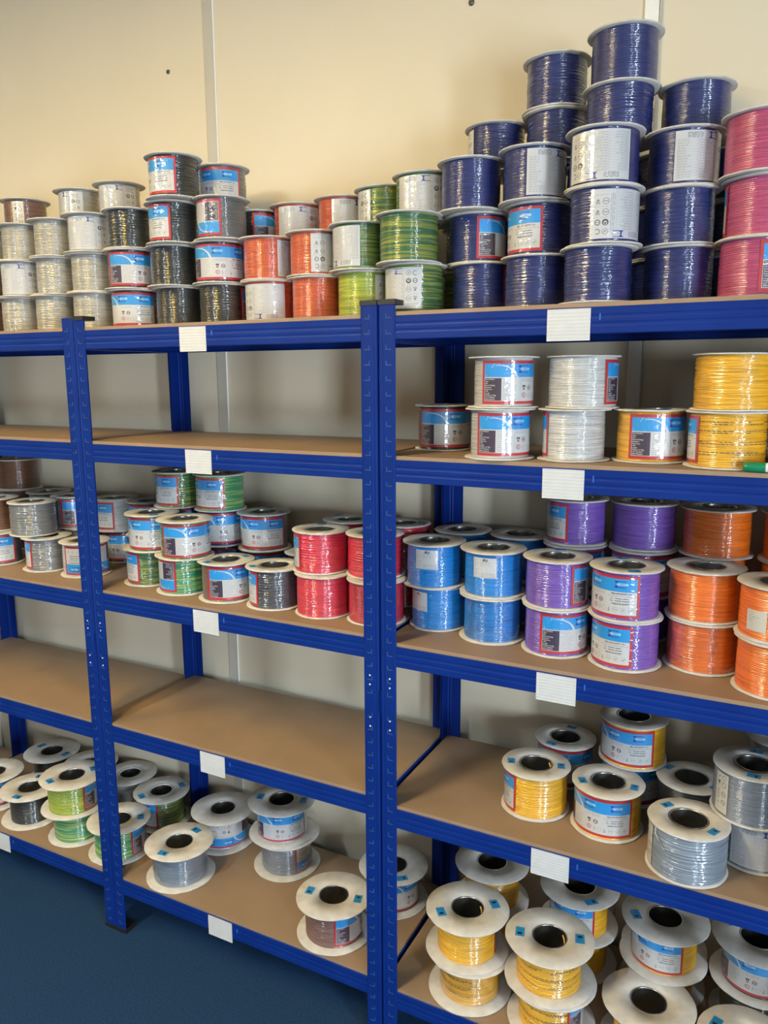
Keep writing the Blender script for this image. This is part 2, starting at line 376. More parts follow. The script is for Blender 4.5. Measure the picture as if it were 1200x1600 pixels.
REELS = [
 ('T1', -0.564, 0.17, 0, 0.146, 0.112, 'brown', 0, None, (), '', 'brown wire reel cut off by the left frame edge, bottom row of top shelf', 0),
 ('T1', -0.554, 0.17, 1, 0.146, 0.112, 'brown', 0, None, (), '', 'brown wire reel cut off by the left frame edge, second row of top shelf', 0),
 ('T1', -0.532, 0.17, 2, 0.146, 0.112, 'white', 0, None, (), '', 'white wire reel cut off by the left frame edge, third row of top shelf', 0),
 ('T1', -0.392, 0.159, 0, 0.146, 0.108, 'white', 0, None, (), '', 'white wire reel, no label, bottom row, first white column, top shelf', 0),
 ('T1', -0.38, 0.157, 1, 0.146, 0.108, 'white', 0, ('W', 314, 0), (), '', 'white wire reel, white label, second row, first white column, top shelf', 0),
 ('T1', -0.375, 0.166, 2, 0.146, 0.108, 'white', 0, None, (), '', 'white wire reel, no label, third row, first white column, top shelf', 0),
 ('T1', -0.246, 0.161, 0, 0.146, 0.108, 'white', 0, None, (), '', 'white wire reel, no label, bottom row, second white column, top shelf', 0),
 ('T1', -0.234, 0.163, 1, 0.146, 0.108, 'white', 0, None, (), '', 'white wire reel, no label, second row, second white column, top shelf', 0),
 ('T1', -0.229, 0.16, 2, 0.146, 0.108, 'white', 0, None, (), '', 'white wire reel, no label, third row, second white column, top shelf', 0),
 ('T1', -0.084, 0.157, 0, 0.146, 0.112, 'white', 0, None, (), '', 'white wire reel, no label, bottom row, third white column, top shelf', 0),
 ('T1', -0.086, 0.161, 1, 0.146, 0.112, 'white', 0, None, (), '', 'white wire reel, no label, second row, third white column, top shelf', 0),
 ('T1', -0.082, 0.154, 2, 0.146, 0.112, 'white', 0, ('W', 312, 0), (), '', 'white wire reel, white label, third row, third white column, top shelf', 0),
 ('T1', 0.062, 0.166, 0, 0.146, 0.12, 'black', 0, ('P', 285, 0), (), '', 'black wire reel, red-blue label, bottom row, first black column, top shelf', 0),
 ('T1', 0.061, 0.16, 1, 0.146, 0.12, 'black', 0, ('P', 337, 0), (), '', 'black wire reel, red-blue label, second row, first black column, top shelf', 0),
 ('T1', 0.065, 0.161, 2, 0.146, 0.12, 'black', 0, None, (), '', 'black wire reel, no label, third row, first black column, top shelf', 0),
 ('T1', 0.208, 0.182, 0, 0.146, 0.122, 'black', 0, None, (), '', 'black wire reel, no label, bottom row, second black column, top shelf', 0),
 ('T1', 0.207, 0.168, 1, 0.146, 0.122, 'black', 0, None, (), '', 'black wire reel, no label, second row, second black column, top shelf', 0),
 ('T1', 0.226, 0.152, 2, 0.146, 0.122, 'black', 0, ('P', 220, 0), (), '', 'black wire reel, red-blue label, third row, second black column, top shelf', 0),
 ('T1', 0.257, 0.128, 3, 0.146, 0.122, 'black', 0, ('P', 231, 0), (), '', 'black wire reel, red-blue label, fourth row, second black column, top shelf', 0),
 ('T1', 0.355, 0.183, 0, 0.146, 0.122, 'black', 0, ('P', 80, 0), (), '', 'black wire reel, red-blue label, bottom row, third black column, top shelf', 0),
 ('T1', 0.354, 0.177, 1, 0.146, 0.122, 'black', 0, ('P', 304, 0), (), '', 'black wire reel, red-blue label, second row, third black column, top shelf', 0),
 ('T1', 0.372, 0.168, 2, 0.146, 0.122, 'darkgrey', 0, ('P', 222, 1), (), '', 'dark grey wire reel, red-blue label inverted, third row, third black column, top shelf', 0),
 ('T1', 0.299, 0.269, 3, 0.146, 0.122, 'darkgrey', 0, ('P', 268, 0), (), '', 'dark grey wire reel, red-blue label, fourth row, third black column, top shelf', 0),
 ('T1', 0.502, 0.184, 0, 0.146, 0.122, 'red', 0, ('W', 285, 1), (), '', 'red wire reel, white label inverted, bottom row, first red column, top shelf', 0),
 ('T1', 0.5, 0.185, 1, 0.146, 0.122, 'redorange', 0, ('W', 23, 0), (), '', 'orange red wire reel, white label, second row, first red column, top shelf', 0),
 ('T1', 0.494, 0.331, 2, 0.146, 0.122, 'red', 0, ('W', 308, 0), (), '', 'red wire reel, white label, third row, first red column, top shelf', 0),
 ('T1', 0.648, 0.177, 0, 0.146, 0.122, 'redorange', 0, None, (), '', 'orange red wire reel, no label, bottom row, second red column, top shelf', 0),
 ('T1', 0.647, 0.174, 1, 0.146, 0.122, 'redorange', 0, ('W', 348, 1), (), '', 'orange red wire reel, white label inverted, second row, second red column, top shelf', 0),
 ('T1', 0.64, 0.317, 2, 0.146, 0.122, 'redorange', 0, ('W', 331, 0), (), '', 'orange red wire reel, white label, third row, second red column, top shelf', 0),
 ('T1', 0.793, 0.152, 0, 0.146, 0.124, 'gyellow', 0, ('W', 16, 1), (), '', 'yellow green wire reel, white label inverted, bottom row, first green column, top shelf', 0),
 ('T1', 0.789, 0.139, 1, 0.146, 0.124, 'green', 0, ('W', 243, 1), (), '', 'green and yellow wire reel, white label inverted, second row, first green column, top shelf', 0),
 ('T1', 0.781, 0.274, 2, 0.146, 0.124, 'green', 0, ('W', 211, 0), (), '', 'green and yellow wire reel, white label, third row, first green column, top shelf', 0),
 ('T1', 0.936, 0.117, 0, 0.146, 0.126, 'green', 0, ('W', 254, 0), (), '', 'green and yellow wire reel, white label, bottom row, second green column, top shelf', 0),
 ('T1', 0.931, 0.1, 1, 0.146, 0.126, 'green', 0, None, (), '', 'green and yellow wire reel, no label, second row, second green column, top shelf', 0),
 ('T1', 0.914, 0.214, 2, 0.146, 0.126, 'green', 0, ('W', 290, 0), (), '', 'green and yellow wire reel, white label, third row, second green column, top shelf', 0),
 ('T1', 1.069, 0.179, 0, 0.146, 0.124, 'navy', 0, ('P', 62, 0), (), '', 'navy blue wire reel, red-blue label, bottom row, first blue column, top shelf', 0),
 ('T1', 1.054, 0.19, 1, 0.146, 0.124, 'navy', 0, ('P', 13, 0), (), '', 'navy blue wire reel, red-blue label, second row, first blue column, top shelf', 0),
 ('T1', 1.05, 0.157, 2, 0.146, 0.124, 'navy', 0, None, (), '', 'navy blue wire reel, no label, third row, first blue column, top shelf', 0),
 ('T1', 1.055, 0.3, 3, 0.146, 0.124, 'navy', 0, ('W', 180, 0), (), '', 'navy blue wire reel, white label, fourth row, first blue column, top shelf', 0),
 ('T1', 1.206, 0.128, 0, 0.146, 0.124, 'navy', 0, None, (), '', 'navy blue wire reel, no label, bottom row, second blue column, top shelf', 0),
 ('T1', 1.203, 0.15, 1, 0.146, 0.124, 'navy', 0, ('P', 210, 0), (), '', 'navy blue wire reel, red-blue label, second row, second blue column, top shelf', 0),
 ('T1', 1.195, 0.135, 2, 0.146, 0.124, 'navy', 0, ('W', 329, 0), (), '', 'navy blue wire reel, white label, third row, second blue column, top shelf', 0),
 ('T1', 1.199, 0.272, 3, 0.146, 0.124, 'navy', 0, None, (), '', 'navy blue wire reel, no label, fourth row, second blue column, top shelf', 0),
 ('T1', 1.198, 0.269, 4, 0.146, 0.124, 'navy', 0, None, (), '', 'navy blue wire reel, no label, fifth row, second blue column, top shelf', 0),
 ('T1', 1.343, 0.074, 0, 0.146, 0.125, 'navy', 0, None, (), '', 'navy blue wire reel, no label, bottom row, third blue column, top shelf', 0),
 ('T1', 1.351, 0.073, 1, 0.146, 0.125, 'navy', 0, ('W', 315, 1), (), '', 'navy blue wire reel, white label inverted, second row, third blue column, top shelf', 0),
 ('T1', 1.346, 0.079, 2, 0.146, 0.125, 'navy', 0, ('W', 271, 1), (), '', 'navy blue wire reel, white label inverted, third row, third blue column, top shelf', 0),
 ('T1', 1.35, 0.18, 3, 0.146, 0.125, 'navy', 0, None, (), '', 'navy blue wire reel, no label, fourth row, third blue column, top shelf', 0),
 ('T1', 1.352, 0.195, 4, 0.146, 0.125, 'navy', 0, None, (), '', 'navy blue wire reel, no label, fifth row, third blue column, top shelf', 0),
 ('T1', 1.478, 0.157, 0, 0.146, 0.126, 'navy', 0, None, (), '', 'navy blue wire reel, no label, bottom row, fourth blue column, top shelf', 0),
 ('T1', 1.475, 0.151, 1, 0.146, 0.126, 'navy', 0, None, (), '', 'navy blue wire reel, no label, second row, fourth blue column, top shelf', 0),
 ('T1', 1.476, 0.16, 2, 0.146, 0.126, 'navy', 0, ('W', 318, 0), (), '', 'navy blue wire reel, white label, third row, fourth blue column, top shelf', 0),
 ('T1', 1.483, 0.242, 3, 0.146, 0.126, 'navy', 0, None, (), '', 'navy blue wire reel, no label, fourth row, fourth blue column, top shelf', 0),
 ('T1', 1.617, 0.112, 0, 0.146, 0.126, 'pink', 0, ('P', 359, 0), (), '', 'pink wire reel, red-blue label, bottom row, pink column at right edge, top shelf', 0),
 ('T1', 1.62, 0.125, 1, 0.146, 0.126, 'pink', 0, ('P', 125, 0), (), '', 'pink wire reel, red-blue label, second row, pink column at right edge, top shelf', 0),
 ('T1', 1.615, 0.112, 2, 0.146, 0.126, 'pink', 0, None, (), '', 'pink wire reel, no label, third row, pink column at right edge, top shelf', 0),
 ('T1', -0.495, 0.285, 3, 0.15, 0.124, 'brown', 0, ('K', 301, 0), (), '', 'brown wire reel with narrow symbol label, top of the leftmost stack on top shelf', 0),
 ('T1', -0.245, 0.274, 3, 0.146, 0.112, 'white', 0, ('W', 267, 0), (), '', 'white wire reel with symbol label, left of the two topmost white reels', 0),
 ('T1', -0.079, 0.272, 3, 0.148, 0.114, 'white', 0, ('W', 306, 0), (), '', 'white wire reel with full white label, right of the two topmost white reels', 0),
 ('T1', 0.352, 0.354, 2, 0.14, 0.12, 'black', 0, ('P', 16, 0), (), '', 'black wire reel set back between the black and the red stacks on top shelf', 0),
 ('T1', -0.495, 0.325, 0, 0.146, 0.12, 'brown', 0, None, (), '', 'wire reel in the back row, hidden behind the first white column, bottom row, top shelf', 1),
 ('T1', -0.495, 0.325, 1, 0.146, 0.12, 'brown', 0, None, (), '', 'wire reel in the back row, hidden behind the first white column, second row, top shelf', 1),
 ('T1', -0.495, 0.325, 2, 0.146, 0.12, 'brown', 0, None, (), '', 'wire reel in the back row, hidden behind the first white column, third row, top shelf', 1),
 ('T1', -0.248, 0.326, 0, 0.146, 0.12, 'white', 0, None, (), '', 'wire reel in the back row, hidden behind the second white column, bottom row, top shelf', 1),
 ('T1', -0.245, 0.325, 1, 0.146, 0.12, 'white', 0, None, (), '', 'wire reel in the back row, hidden behind the second white column, second row, top shelf', 1),
 ('T1', -0.245, 0.325, 2, 0.146, 0.12, 'white', 0, None, (), '', 'wire reel in the back row, hidden behind the second white column, third row, top shelf', 1),
 ('T1', -0.102, 0.31, 0, 0.146, 0.12, 'white', 0, None, (), '', 'wire reel in the back row, hidden behind the third white column, bottom row, top shelf', 1),
 ('T1', -0.085, 0.325, 1, 0.146, 0.12, 'white', 0, None, (), '', 'wire reel in the back row, hidden behind the third white column, second row, top shelf', 1),
 ('T1', -0.085, 0.325, 2, 0.146, 0.12, 'white', 0, None, (), '', 'wire reel in the back row, hidden behind the third white column, third row, top shelf', 1),
 ('T1', 0.341, 0.329, 0, 0.146, 0.12, 'black', 0, None, (), '', 'wire reel in the back row, hidden behind the third black column, bottom row, top shelf', 1),
 ('T1', 0.341, 0.325, 1, 0.146, 0.12, 'black', 0, None, (), '', 'wire reel in the back row, hidden behind the third black column, second row, top shelf', 1),
 ('T1', 0.488, 0.33, 0, 0.146, 0.12, 'red', 0, None, (), '', 'wire reel in the back row, hidden behind the first red column, bottom row, top shelf', 1),
 ('T1', 0.488, 0.331, 1, 0.146, 0.12, 'red', 0, None, (), '', 'wire reel in the back row, hidden behind the first red column, second row, top shelf', 1),
 ('T1', 0.635, 0.325, 0, 0.146, 0.12, 'redorange', 0, None, (), '', 'wire reel in the back row, hidden behind the second red column, bottom row, top shelf', 1),
 ('T1', 0.635, 0.325, 1, 0.146, 0.12, 'redorange', 0, None, (), '', 'wire reel in the back row, hidden behind the second red column, second row, top shelf', 1),
 ('T1', 0.782, 0.325, 0, 0.146, 0.12, 'green', 0, None, (), '', 'wire reel in the back row, hidden behind the first green column, bottom row, top shelf', 1),
 ('T1', 0.782, 0.325, 1, 0.146, 0.12, 'green', 0, None, (), '', 'wire reel in the back row, hidden behind the first green column, second row, top shelf', 1),
 ('T1', 1.13, 0.337, 0, 0.146, 0.12, 'navy', 0, None, (), '', 'wire reel in the back row, hidden behind the first blue column, bottom row, top shelf', 1),
 ('T1', 1.128, 0.325, 1, 0.146, 0.12, 'navy', 0, None, (), '', 'wire reel in the back row, hidden behind the first blue column, second row, top shelf', 1),
 ('T1', 1.127, 0.325, 2, 0.146, 0.12, 'navy', 0, None, (), '', 'wire reel in the back row, hidden behind the first blue column, third row, top shelf', 1),
 ('T1', 1.276, 0.323, 0, 0.146, 0.12, 'navy', 0, None, (), '', 'wire reel in the back row, hidden behind the second blue column, bottom row, top shelf', 1),
 ('T1', 1.274, 0.325, 1, 0.146, 0.12, 'navy', 0, None, (), '', 'wire reel in the back row, hidden behind the second blue column, second row, top shelf', 1),
 ('T1', 1.274, 0.325, 2, 0.146, 0.12, 'navy', 0, None, (), '', 'wire reel in the back row, hidden behind the second blue column, third row, top shelf', 1),
 ('T1', 1.423, 0.324, 0, 0.146, 0.12, 'navy', 0, None, (), '', 'wire reel in the back row, hidden behind the third blue column, bottom row, top shelf', 1),
 ('T1', 1.421, 0.325, 1, 0.146, 0.12, 'navy', 0, None, (), '', 'wire reel in the back row, hidden behind the third blue column, second row, top shelf', 1),
 ('T1', 1.421, 0.325, 2, 0.146, 0.12, 'navy', 0, ('W', 313, 0), (), '', 'wire reel in the back row, hidden behind the third blue column, third row, top shelf', 1),
 ('T1', 1.57, 0.33, 0, 0.146, 0.12, 'navy', 0, None, (), '', 'wire reel in the back row, hidden behind the fourth blue column, bottom row, top shelf', 1),
 ('T1', 1.568, 0.325, 1, 0.146, 0.12, 'navy', 0, None, (), '', 'wire reel in the back row, hidden behind the fourth blue column, second row, top shelf', 1),
 ('T1', 1.568, 0.325, 2, 0.146, 0.12, 'navy', 0, None, (), '', 'wire reel in the back row, hidden behind the fourth blue column, third row, top shelf', 1),
 ('T1', 1.714, 0.303, 0, 0.146, 0.12, 'pink', 0, None, (), '', 'wire reel in the back row, hidden behind the pink column, bottom row, top shelf', 1),
 ('T1', 0.992, 0.3, 0, 0.138, 0.118, 'green', 0, None, (), '', 'green reel in the gap between green and blue stacks, back row, bottom, top shelf', 1),
 ('T1', 0.985, 0.326, 1, 0.138, 0.118, 'darkgreen', 0, ('W', 333, 0), (), '', 'dark green reel with white label in the gap between green and blue stacks', 0),
 ('C4', 0.976, 0.196, 0, 0.136, 0.12, 'black', 0, ('P', 318, 0), (), '', 'black wire reel with red and blue label, alone beside the back post, upper right shelf', 2),
 ('C4', 1.157, 0.066, 0, 0.146, 0.12, 'white2', 0, ('P', 328, 0), (), '', 'white wire reel with red and blue label, lower of the labelled pair, upper right shelf', 2),
 ('C4', 1.161, 0.071, 1, 0.146, 0.12, 'white2', 0, ('P', 332, 0), (), '', 'white wire reel with red and blue label, upper of the labelled pair, upper right shelf', 2),
 ('C4', 1.304, 0.094, 0, 0.146, 0.122, 'white2', 0, ('P', 144, 0), (), '', 'plain white wire reel, lower of the second white pair, label at its left edge', 2),
 ('C4', 1.316, 0.104, 1, 0.146, 0.134, 'white2', 0, ('P', 39, 0), (), '', 'plain white wire reel, upper of the second white pair, label at its right edge', 2),
 ('C4', 1.447, 0.133, 0, 0.148, 0.128, 'yellow', 0, ('P', 323, 0), (99, 299), '', 'single yellow wire reel with red and blue label and dark top, upper right shelf', 2),
 ('C4', 1.59, 0.089, 0, 0.15, 0.134, 'yellow', 0, ('P', 151, 0), (), 'print', 'yellow wire reel behind the green marker, lower of the yellow pair', 2),
 ('C4', 1.594, 0.099, 1, 0.15, 0.136, 'yellow', 2, None, (), '', 'yellow wire reel, upper of the yellow pair above the green marker', 2),
 ('C3', 0.965, 0.169, 1, 0.152, 0.128, 'blue', 0, ('U', 277, 0), (), '', 'light blue reel with white certification label, upper left of the front blue reels', 3),
 ('C3', 0.974, 0.176, 0, 0.142, 0.128, 'blue', 0, ('U', 245, 0), (), '', 'light blue reel, label at its left edge, lower left of the front blue reels', 3),
 ('C3', 1.117, 0.155, 1, 0.152, 0.128, 'blue', 0, ('U', 272, 0), (), '', 'light blue reel with white certification label, upper right of the front blue reels', 3),
 ('C3', 1.119, 0.15, 0, 0.152, 0.128, 'blue', 1, None, (), '', 'light blue reel without label in crinkled film, lower right of the front blue reels', 3),
 ('C3', 0.977, 0.322, 1, 0.146, 0.128, 'blue', 0, None, (), '', 'light blue reel in the back row beside the back post, upper one', 3),
 ('C3', 0.977, 0.322, 0, 0.146, 0.128, 'blue', 0, None, (), '', 'light blue reel in the back row beside the back post, lower one', 3),
 ('C3', 1.126, 0.33, 1, 0.152, 0.128, 'blue', 0, None, (), '', 'light blue reel in the back row nearest the purple reels, upper one', 3),
 ('C3', 1.127, 0.327, 0, 0.152, 0.128, 'blue', 0, None, (), '', 'light blue reel in the back row nearest the purple reels, lower one', 3),
 ('C3', 1.269, 0.136, 1, 0.149, 0.132, 'purple', 0, ('P', 30, 0), (100,), '', 'purple wire reel, red label at its right, upper of the front left purple pair', 3),
 ('C3', 1.271, 0.133, 0, 0.149, 0.132, 'purple', 0, ('P', 334, 0), (), '', 'purple wire reel with wide red and blue label, lower of the front left purple pair', 3),
 ('C3', 1.417, 0.116, 1, 0.149, 0.132, 'purple', 0, ('P', 225, 0), (110, 295), '', 'purple wire reel with wide label, upper of the front right purple pair', 3),
 ('C3', 1.42, 0.118, 0, 0.149, 0.132, 'purple', 0, ('P', 214, 0), (320,), '', 'purple wire reel with slanting wide label, lower of the front right purple pair', 3),
 ('C3', 1.266, 0.303, 2, 0.149, 0.132, 'purple', 0, ('P', 189, 0), (), '', 'purple wire reel with red and blue label, topmost at the left of the back row', 3),
 ('C3', 1.416, 0.315, 2, 0.149, 0.134, 'purple', 0, ('P', 69, 0), (), '', 'purple wire reel without label in view, topmost in the back row beside the orange', 3),
 ('C3', 1.27, 0.286, 1, 0.148, 0.132, 'purple', 0, ('P', 283, 0), (), '', 'purple wire reel half hidden under the topmost left purple reel, second row', 3),
 ('C3', 1.271, 0.282, 0, 0.148, 0.132, 'purple', 0, None, (), '', 'purple wire reel hidden under the left back purple reels, bottom row', 3),
 ('C3', 1.418, 0.299, 1, 0.148, 0.132, 'purple', 0, ('P', 279, 0), (), '', 'purple wire reel half hidden under the topmost right purple reel, second row', 3),
 ('C3', 1.416, 0.315, 0, 0.148, 0.132, 'purple', 0, None, (), '', 'purple wire reel hidden under the right back purple reels, bottom row', 3),
 ('C3', 1.563, 0.18, 1, 0.154, 0.139, 'orange', 0, None, (), '', 'orange wire reel, upper of the front orange pair next to the purple reels', 3),
 ('C3', 1.566, 0.174, 0, 0.154, 0.139, 'orange', 1, None, (), '', 'orange wire reel, lower of the front orange pair next to the purple reels', 3),
 ('C3', 1.7, 0.108, 1, 0.154, 0.139, 'orange', 0, ('B', 238, 0), (), '', 'orange wire reel with small beige label, upper reel cut off at right edge', 3),
 ('C3', 1.702, 0.099, 0, 0.154, 0.139, 'orange', 0, None, (), '', 'orange wire reel, lower reel cut off at the right frame edge', 3),
 ('C3', 1.568, 0.305, 2, 0.154, 0.136, 'orange', 0, None, (), '', 'orange wire reel in the back row, topmost, under the shelf beam', 3),
 ('C3', 1.565, 0.337, 1, 0.154, 0.136, 'orange', 0, None, (), '', 'orange wire reel in the back row, second from the shelf, mostly hidden', 3),
 ('C3', 1.566, 0.336, 0, 0.154, 0.136, 'orange', 0, None, (), '', 'orange wire reel in the back row, lowest, hidden by the front orange pair', 3),
 ('C3', 1.728, 0.31, 0, 0.156, 0.136, 'orange', 0, None, (), '', 'orange wire reel at the far right of the back row, lowest of its stack', 3),
 ('C3', 1.728, 0.31, 1, 0.156, 0.136, 'orange', 0, None, (), '', 'orange wire reel at the far right of the back row, second of its stack', 3),
 ('C3', 1.728, 0.31, 2, 0.156, 0.136, 'orange', 0, None, (), '', 'orange wire reel at the far right of the back row, topmost of its stack', 3),
 ('B3', 0.119, 0.125, 1, 0.152, 0.128, 'green', 0, ('P', 274, 0), (149, 319), '', 'green and yellow reel with wide label, upper of the leftmost pair, centre unit', 4),
 ('B3', 0.088, 0.139, 0, 0.15, 0.126, 'green', 2, ('P', 204, 0), (), '', 'green and yellow reel, label at left, lower of the leftmost pair, centre unit', 4),
 ('B3', 0.268, 0.091, 1, 0.152, 0.13, 'green', 0, ('P', 332, 0), (), '', 'green and yellow reel fully covered by its label, upper of the second pair', 4),
 ('B3', 0.237, 0.112, 0, 0.152, 0.13, 'green2', 2, ('P', 214, 1), (), '', 'green reel with upside down label, lower of the second pair, centre unit', 4),
 ('B3', 0.39, 0.107, 0, 0.152, 0.128, 'brown', 0, ('P', 343, 0), (249, 59), '', 'brown wire reel with wide red and blue label standing single at the shelf front', 4),
 ('B3', 0.542, 0.113, 0, 0.152, 0.132, 'charcoal', 2, ('P', 186, 0), (226, 31), '', 'charcoal wire reel standing single in front between label reel and red pair', 4),
 ('B3', 0.111, 0.248, 2, 0.15, 0.13, 'green', 2, ('P', 231, 0), (), '', 'green and yellow reel, topmost at left in the back row, centre unit', 4),
 ('B3', 0.261, 0.252, 2, 0.15, 0.134, 'green2', 0, ('P', 242, 0), (), '', 'green reel with wide label, topmost at right in the back row, centre unit', 4),
 ('B3', 0.088, 0.273, 1, 0.15, 0.13, 'navy', 0, ('P', 312, 0), (), '', 'reel with red and blue label under the topmost left green reel, second row', 4),
 ('B3', 0.073, 0.289, 0, 0.15, 0.13, 'navy', 0, ('P', 312, 0), (), '', 'reel hidden below the left stack of back row green reels, bottom row', 4),
 ('B3', 0.246, 0.271, 1, 0.15, 0.13, 'navy', 0, ('P', 309, 0), (), '', 'reel with red and blue label under the topmost right green reel, second row', 4),
 ('B3', 0.238, 0.281, 0, 0.15, 0.13, 'navy', 0, ('P', 309, 0), (), '', 'reel hidden below the right stack of back row green reels, bottom row', 4),
 ('B3', 0.398, 0.27, 1, 0.152, 0.13, 'darkgrey', 0, ('P', 281, 0), (111, 6), '', 'dark grey reel with wide red and blue label, top of the back row beside greens', 4),
 ('B3', 0.39, 0.281, 0, 0.152, 0.13, 'darkgrey', 0, ('P', 306, 0), (), '', 'dark grey reel beneath the labelled back row reel, mostly hidden', 4),
 ('B3', 0.539, 0.289, 0, 0.146, 0.126, 'black', 0, None, (3,), '', 'black reel in the back row, half hidden between the charcoal and red reels', 4),
 ('B3', 0.674, 0.128, 1, 0.144, 0.132, 'crimson', 2, ('P', 174, 0), (120,), '', 'crimson wire reel, label at its left edge, upper of the left front red pair', 4),
 ('B3', 0.691, 0.109, 0, 0.144, 0.132, 'crimson', 0, None, (), '', 'crimson wire reel without label, lower of the left front red pair', 4),
 ('B3', 0.817, 0.147, 1, 0.144, 0.132, 'crimson', 2, None, (118,), '', 'crimson wire reel behind the blue uprights, upper of the right front red pair', 4),
 ('B3', 0.836, 0.116, 0, 0.144, 0.132, 'crimson', 1, None, (), '', 'crimson wire reel behind the blue uprights, lower of the right front red pair', 4),
 ('B3', 0.672, 0.276, 1, 0.144, 0.132, 'crimson', 0, None, (150,), '', 'crimson wire reel in the back row, left one, upper', 4),
 ('B3', 0.682, 0.26, 0, 0.144, 0.132, 'crimson', 0, None, (), '', 'crimson wire reel in the back row, left one, lower', 4),
 ('B3', 0.824, 0.292, 1, 0.144, 0.132, 'crimson', 0, None, (356,), '', 'crimson wire reel in the back row beside the back post, upper', 4),
 ('B3', 0.826, 0.289, 0, 0.144, 0.132, 'crimson', 0, None, (), '', 'crimson wire reel in the back row beside the back post, lower', 4),
 ('A3', -0.401, 0.147, 1, 0.15, 0.136, 'grey', 2, None, (), '', 'grey wire reel, front top of the left unit middle shelf, film wrapped', 5),
 ('A3', -0.34, 0.139, 0, 0.15, 0.124, 'grey', 2, ('P', 192, 0), (281,), '', 'grey wire reel with label at its left, bottom row, left unit middle shelf', 5),
 ('A3', -0.531, 0.316, 1, 0.146, 0.126, 'grey', 0, None, (), '', 'grey wire reel in the back row, its top showing over the front grey reel', 5),
 ('A3', -0.53, 0.315, 0, 0.146, 0.126, 'grey', 0, None, (), '', 'grey wire reel at the bottom of the back row, hidden by front grey reels', 5),
 ('A3', -0.547, 0.125, 0, 0.15, 0.128, 'darkgrey', 0, ('P', 286, 0), (), '', 'dark grey reel with wide label cut off at the left edge, bottom row', 5),
 ('A3', -0.579, 0.143, 1, 0.15, 0.13, 'brown2', 0, None, (), '', 'dark brown wire reel cut off at the left edge above the labelled grey reel', 5),
 ('A3', -0.691, 0.328, 2, 0.15, 0.138, 'brown2', 0, None, (), '', 'brown wire reel, topmost at the left end under the shelf beam', 5),
 ('A3', -0.691, 0.328, 1, 0.15, 0.132, 'brown2', 0, None, (), '', 'brown wire reel hidden beneath the topmost brown reel, second row', 5),
 ('A3', -0.691, 0.328, 0, 0.15, 0.132, 'brown2', 0, None, (), '', 'brown wire reel hidden beneath the topmost brown reel, bottom row', 5),
 ('A3', -0.177, 0.143, 0, 0.15, 0.13, 'white2', 0, ('P', 339, 1), (), '', 'white reel with upside down wide label behind the uprights, front bottom row', 5),
 ('A3', -0.387, 0.294, 1, 0.144, 0.126, 'grey', 0, ('P', 3, 0), (), '', 'grey wire reel with label, back row left of the uprights, upper', 5),
 ('A3', -0.356, 0.305, 0, 0.144, 0.126, 'grey', 0, None, (), '', 'grey wire reel in the back row left of the uprights, lower', 5),
 ('A3', -0.22, 0.316, 1, 0.144, 0.13, 'silver', 0, ('P', 230, 0), (), '', 'silver grey wire reel with label, back row right of the uprights, upper', 5),
 ('A3', -0.215, 0.337, 0, 0.144, 0.13, 'black', 0, ('P', 286, 0), (), '', 'black reel with red and blue label, back row right of the uprights, lower', 5),
 ('A3', -0.074, 0.316, 1, 0.144, 0.126, 'darkgrey', 0, ('P', 314, 0), (), '', 'dark grey reel with red label rim behind the leftmost green pair, upper', 5),
 ('A3', -0.073, 0.306, 0, 0.144, 0.126, 'darkgrey', 0, None, (), '', 'dark grey reel hidden behind the leftmost green pair, lower', 5),
 ('C2', 1.23, 0.155, 0, 0.158, 0.142, 'yellow', 2, ('P', 175, 0), (196, 11), 'end', 'yellow wire reel with two blue stickers on top, leftmost at front, lower right shelf', 6),
 ('C2', 1.395, 0.149, 0, 0.158, 0.142, 'yellow', 0, ('P', 252, 0), (205, 355), '', 'yellow wire reel covered by wide label, second from left at front, lower right shelf', 6),
 ('C2', 1.256, 0.319, 0, 0.15, 0.132, 'navy', 0, ('P', 284, 0), (249, 89), '', 'reel with red and blue label and blue stickers behind the leftmost yellow reel', 6),
 ('C2', 1.421, 0.287, 1, 0.154, 0.142, 'yellow', 0, ('P', 245, 0), (), '', 'yellow wire reel with wide label raised on another reel under the shelf beam', 6),
 ('C2', 1.417, 0.312, 0, 0.154, 0.134, 'navy', 0, ('P', 279, 0), (), '', 'reel half hidden beneath the raised yellow reel, lower right shelf', 6),
 ('C2', 1.556, 0.248, 0, 0.15, 0.136, 'black', 0, None, (154, 334), '', 'black wire reel in the back behind the single grey reel, lower right shelf', 6),
 ('C2', 1.57, 0.072, 0, 0.16, 0.15, 'steel', 2, ('K', 202, 0), (144, 329), 'tail', 'steel grey wire reel with two blue stickers and a loose wire tail', 6),
 ('C2', 1.68, 0.16, 1, 0.16, 0.15, 'slate', 0, ('K', 222, 0), (270, 88), '', 'slate grey reel with symbol label, top of the stack at right frame edge', 6),
 ('C2', 1.692, 0.175, 0, 0.158, 0.146, 'slate', 0, ('W', 281, 0), (), '', 'slate grey reel with white table label, bottom of the stack at right edge', 6),
 ('C1', 1.089, 0.098, 1, 0.202, 0.142, 'yellow', 0, ('P', 69, 0), (221, 36), 'end', 'yellow wire reel with wide rims, upper of the front left pair, bottom right shelf', 7),
 ('C1', 1.098, 0.095, 0, 0.202, 0.142, 'yellow', 1, None, (), 'print', 'yellow wire reel with wide rims, lower of the front left pair, bottom right shelf', 7),
 ('C1', 1.292, 0.091, 1, 0.202, 0.146, 'yellow', 0, None, (194, 19), 'endprint', 'yellow wire reel with printed text, upper of the front middle pair, bottom right shelf', 7),
 ('C1', 1.3, 0.091, 0, 0.202, 0.146, 'yellow', 0, ('P', 26, 0), (), 'print', 'yellow wire reel, lower of the front middle pair, cut off at frame bottom', 7),
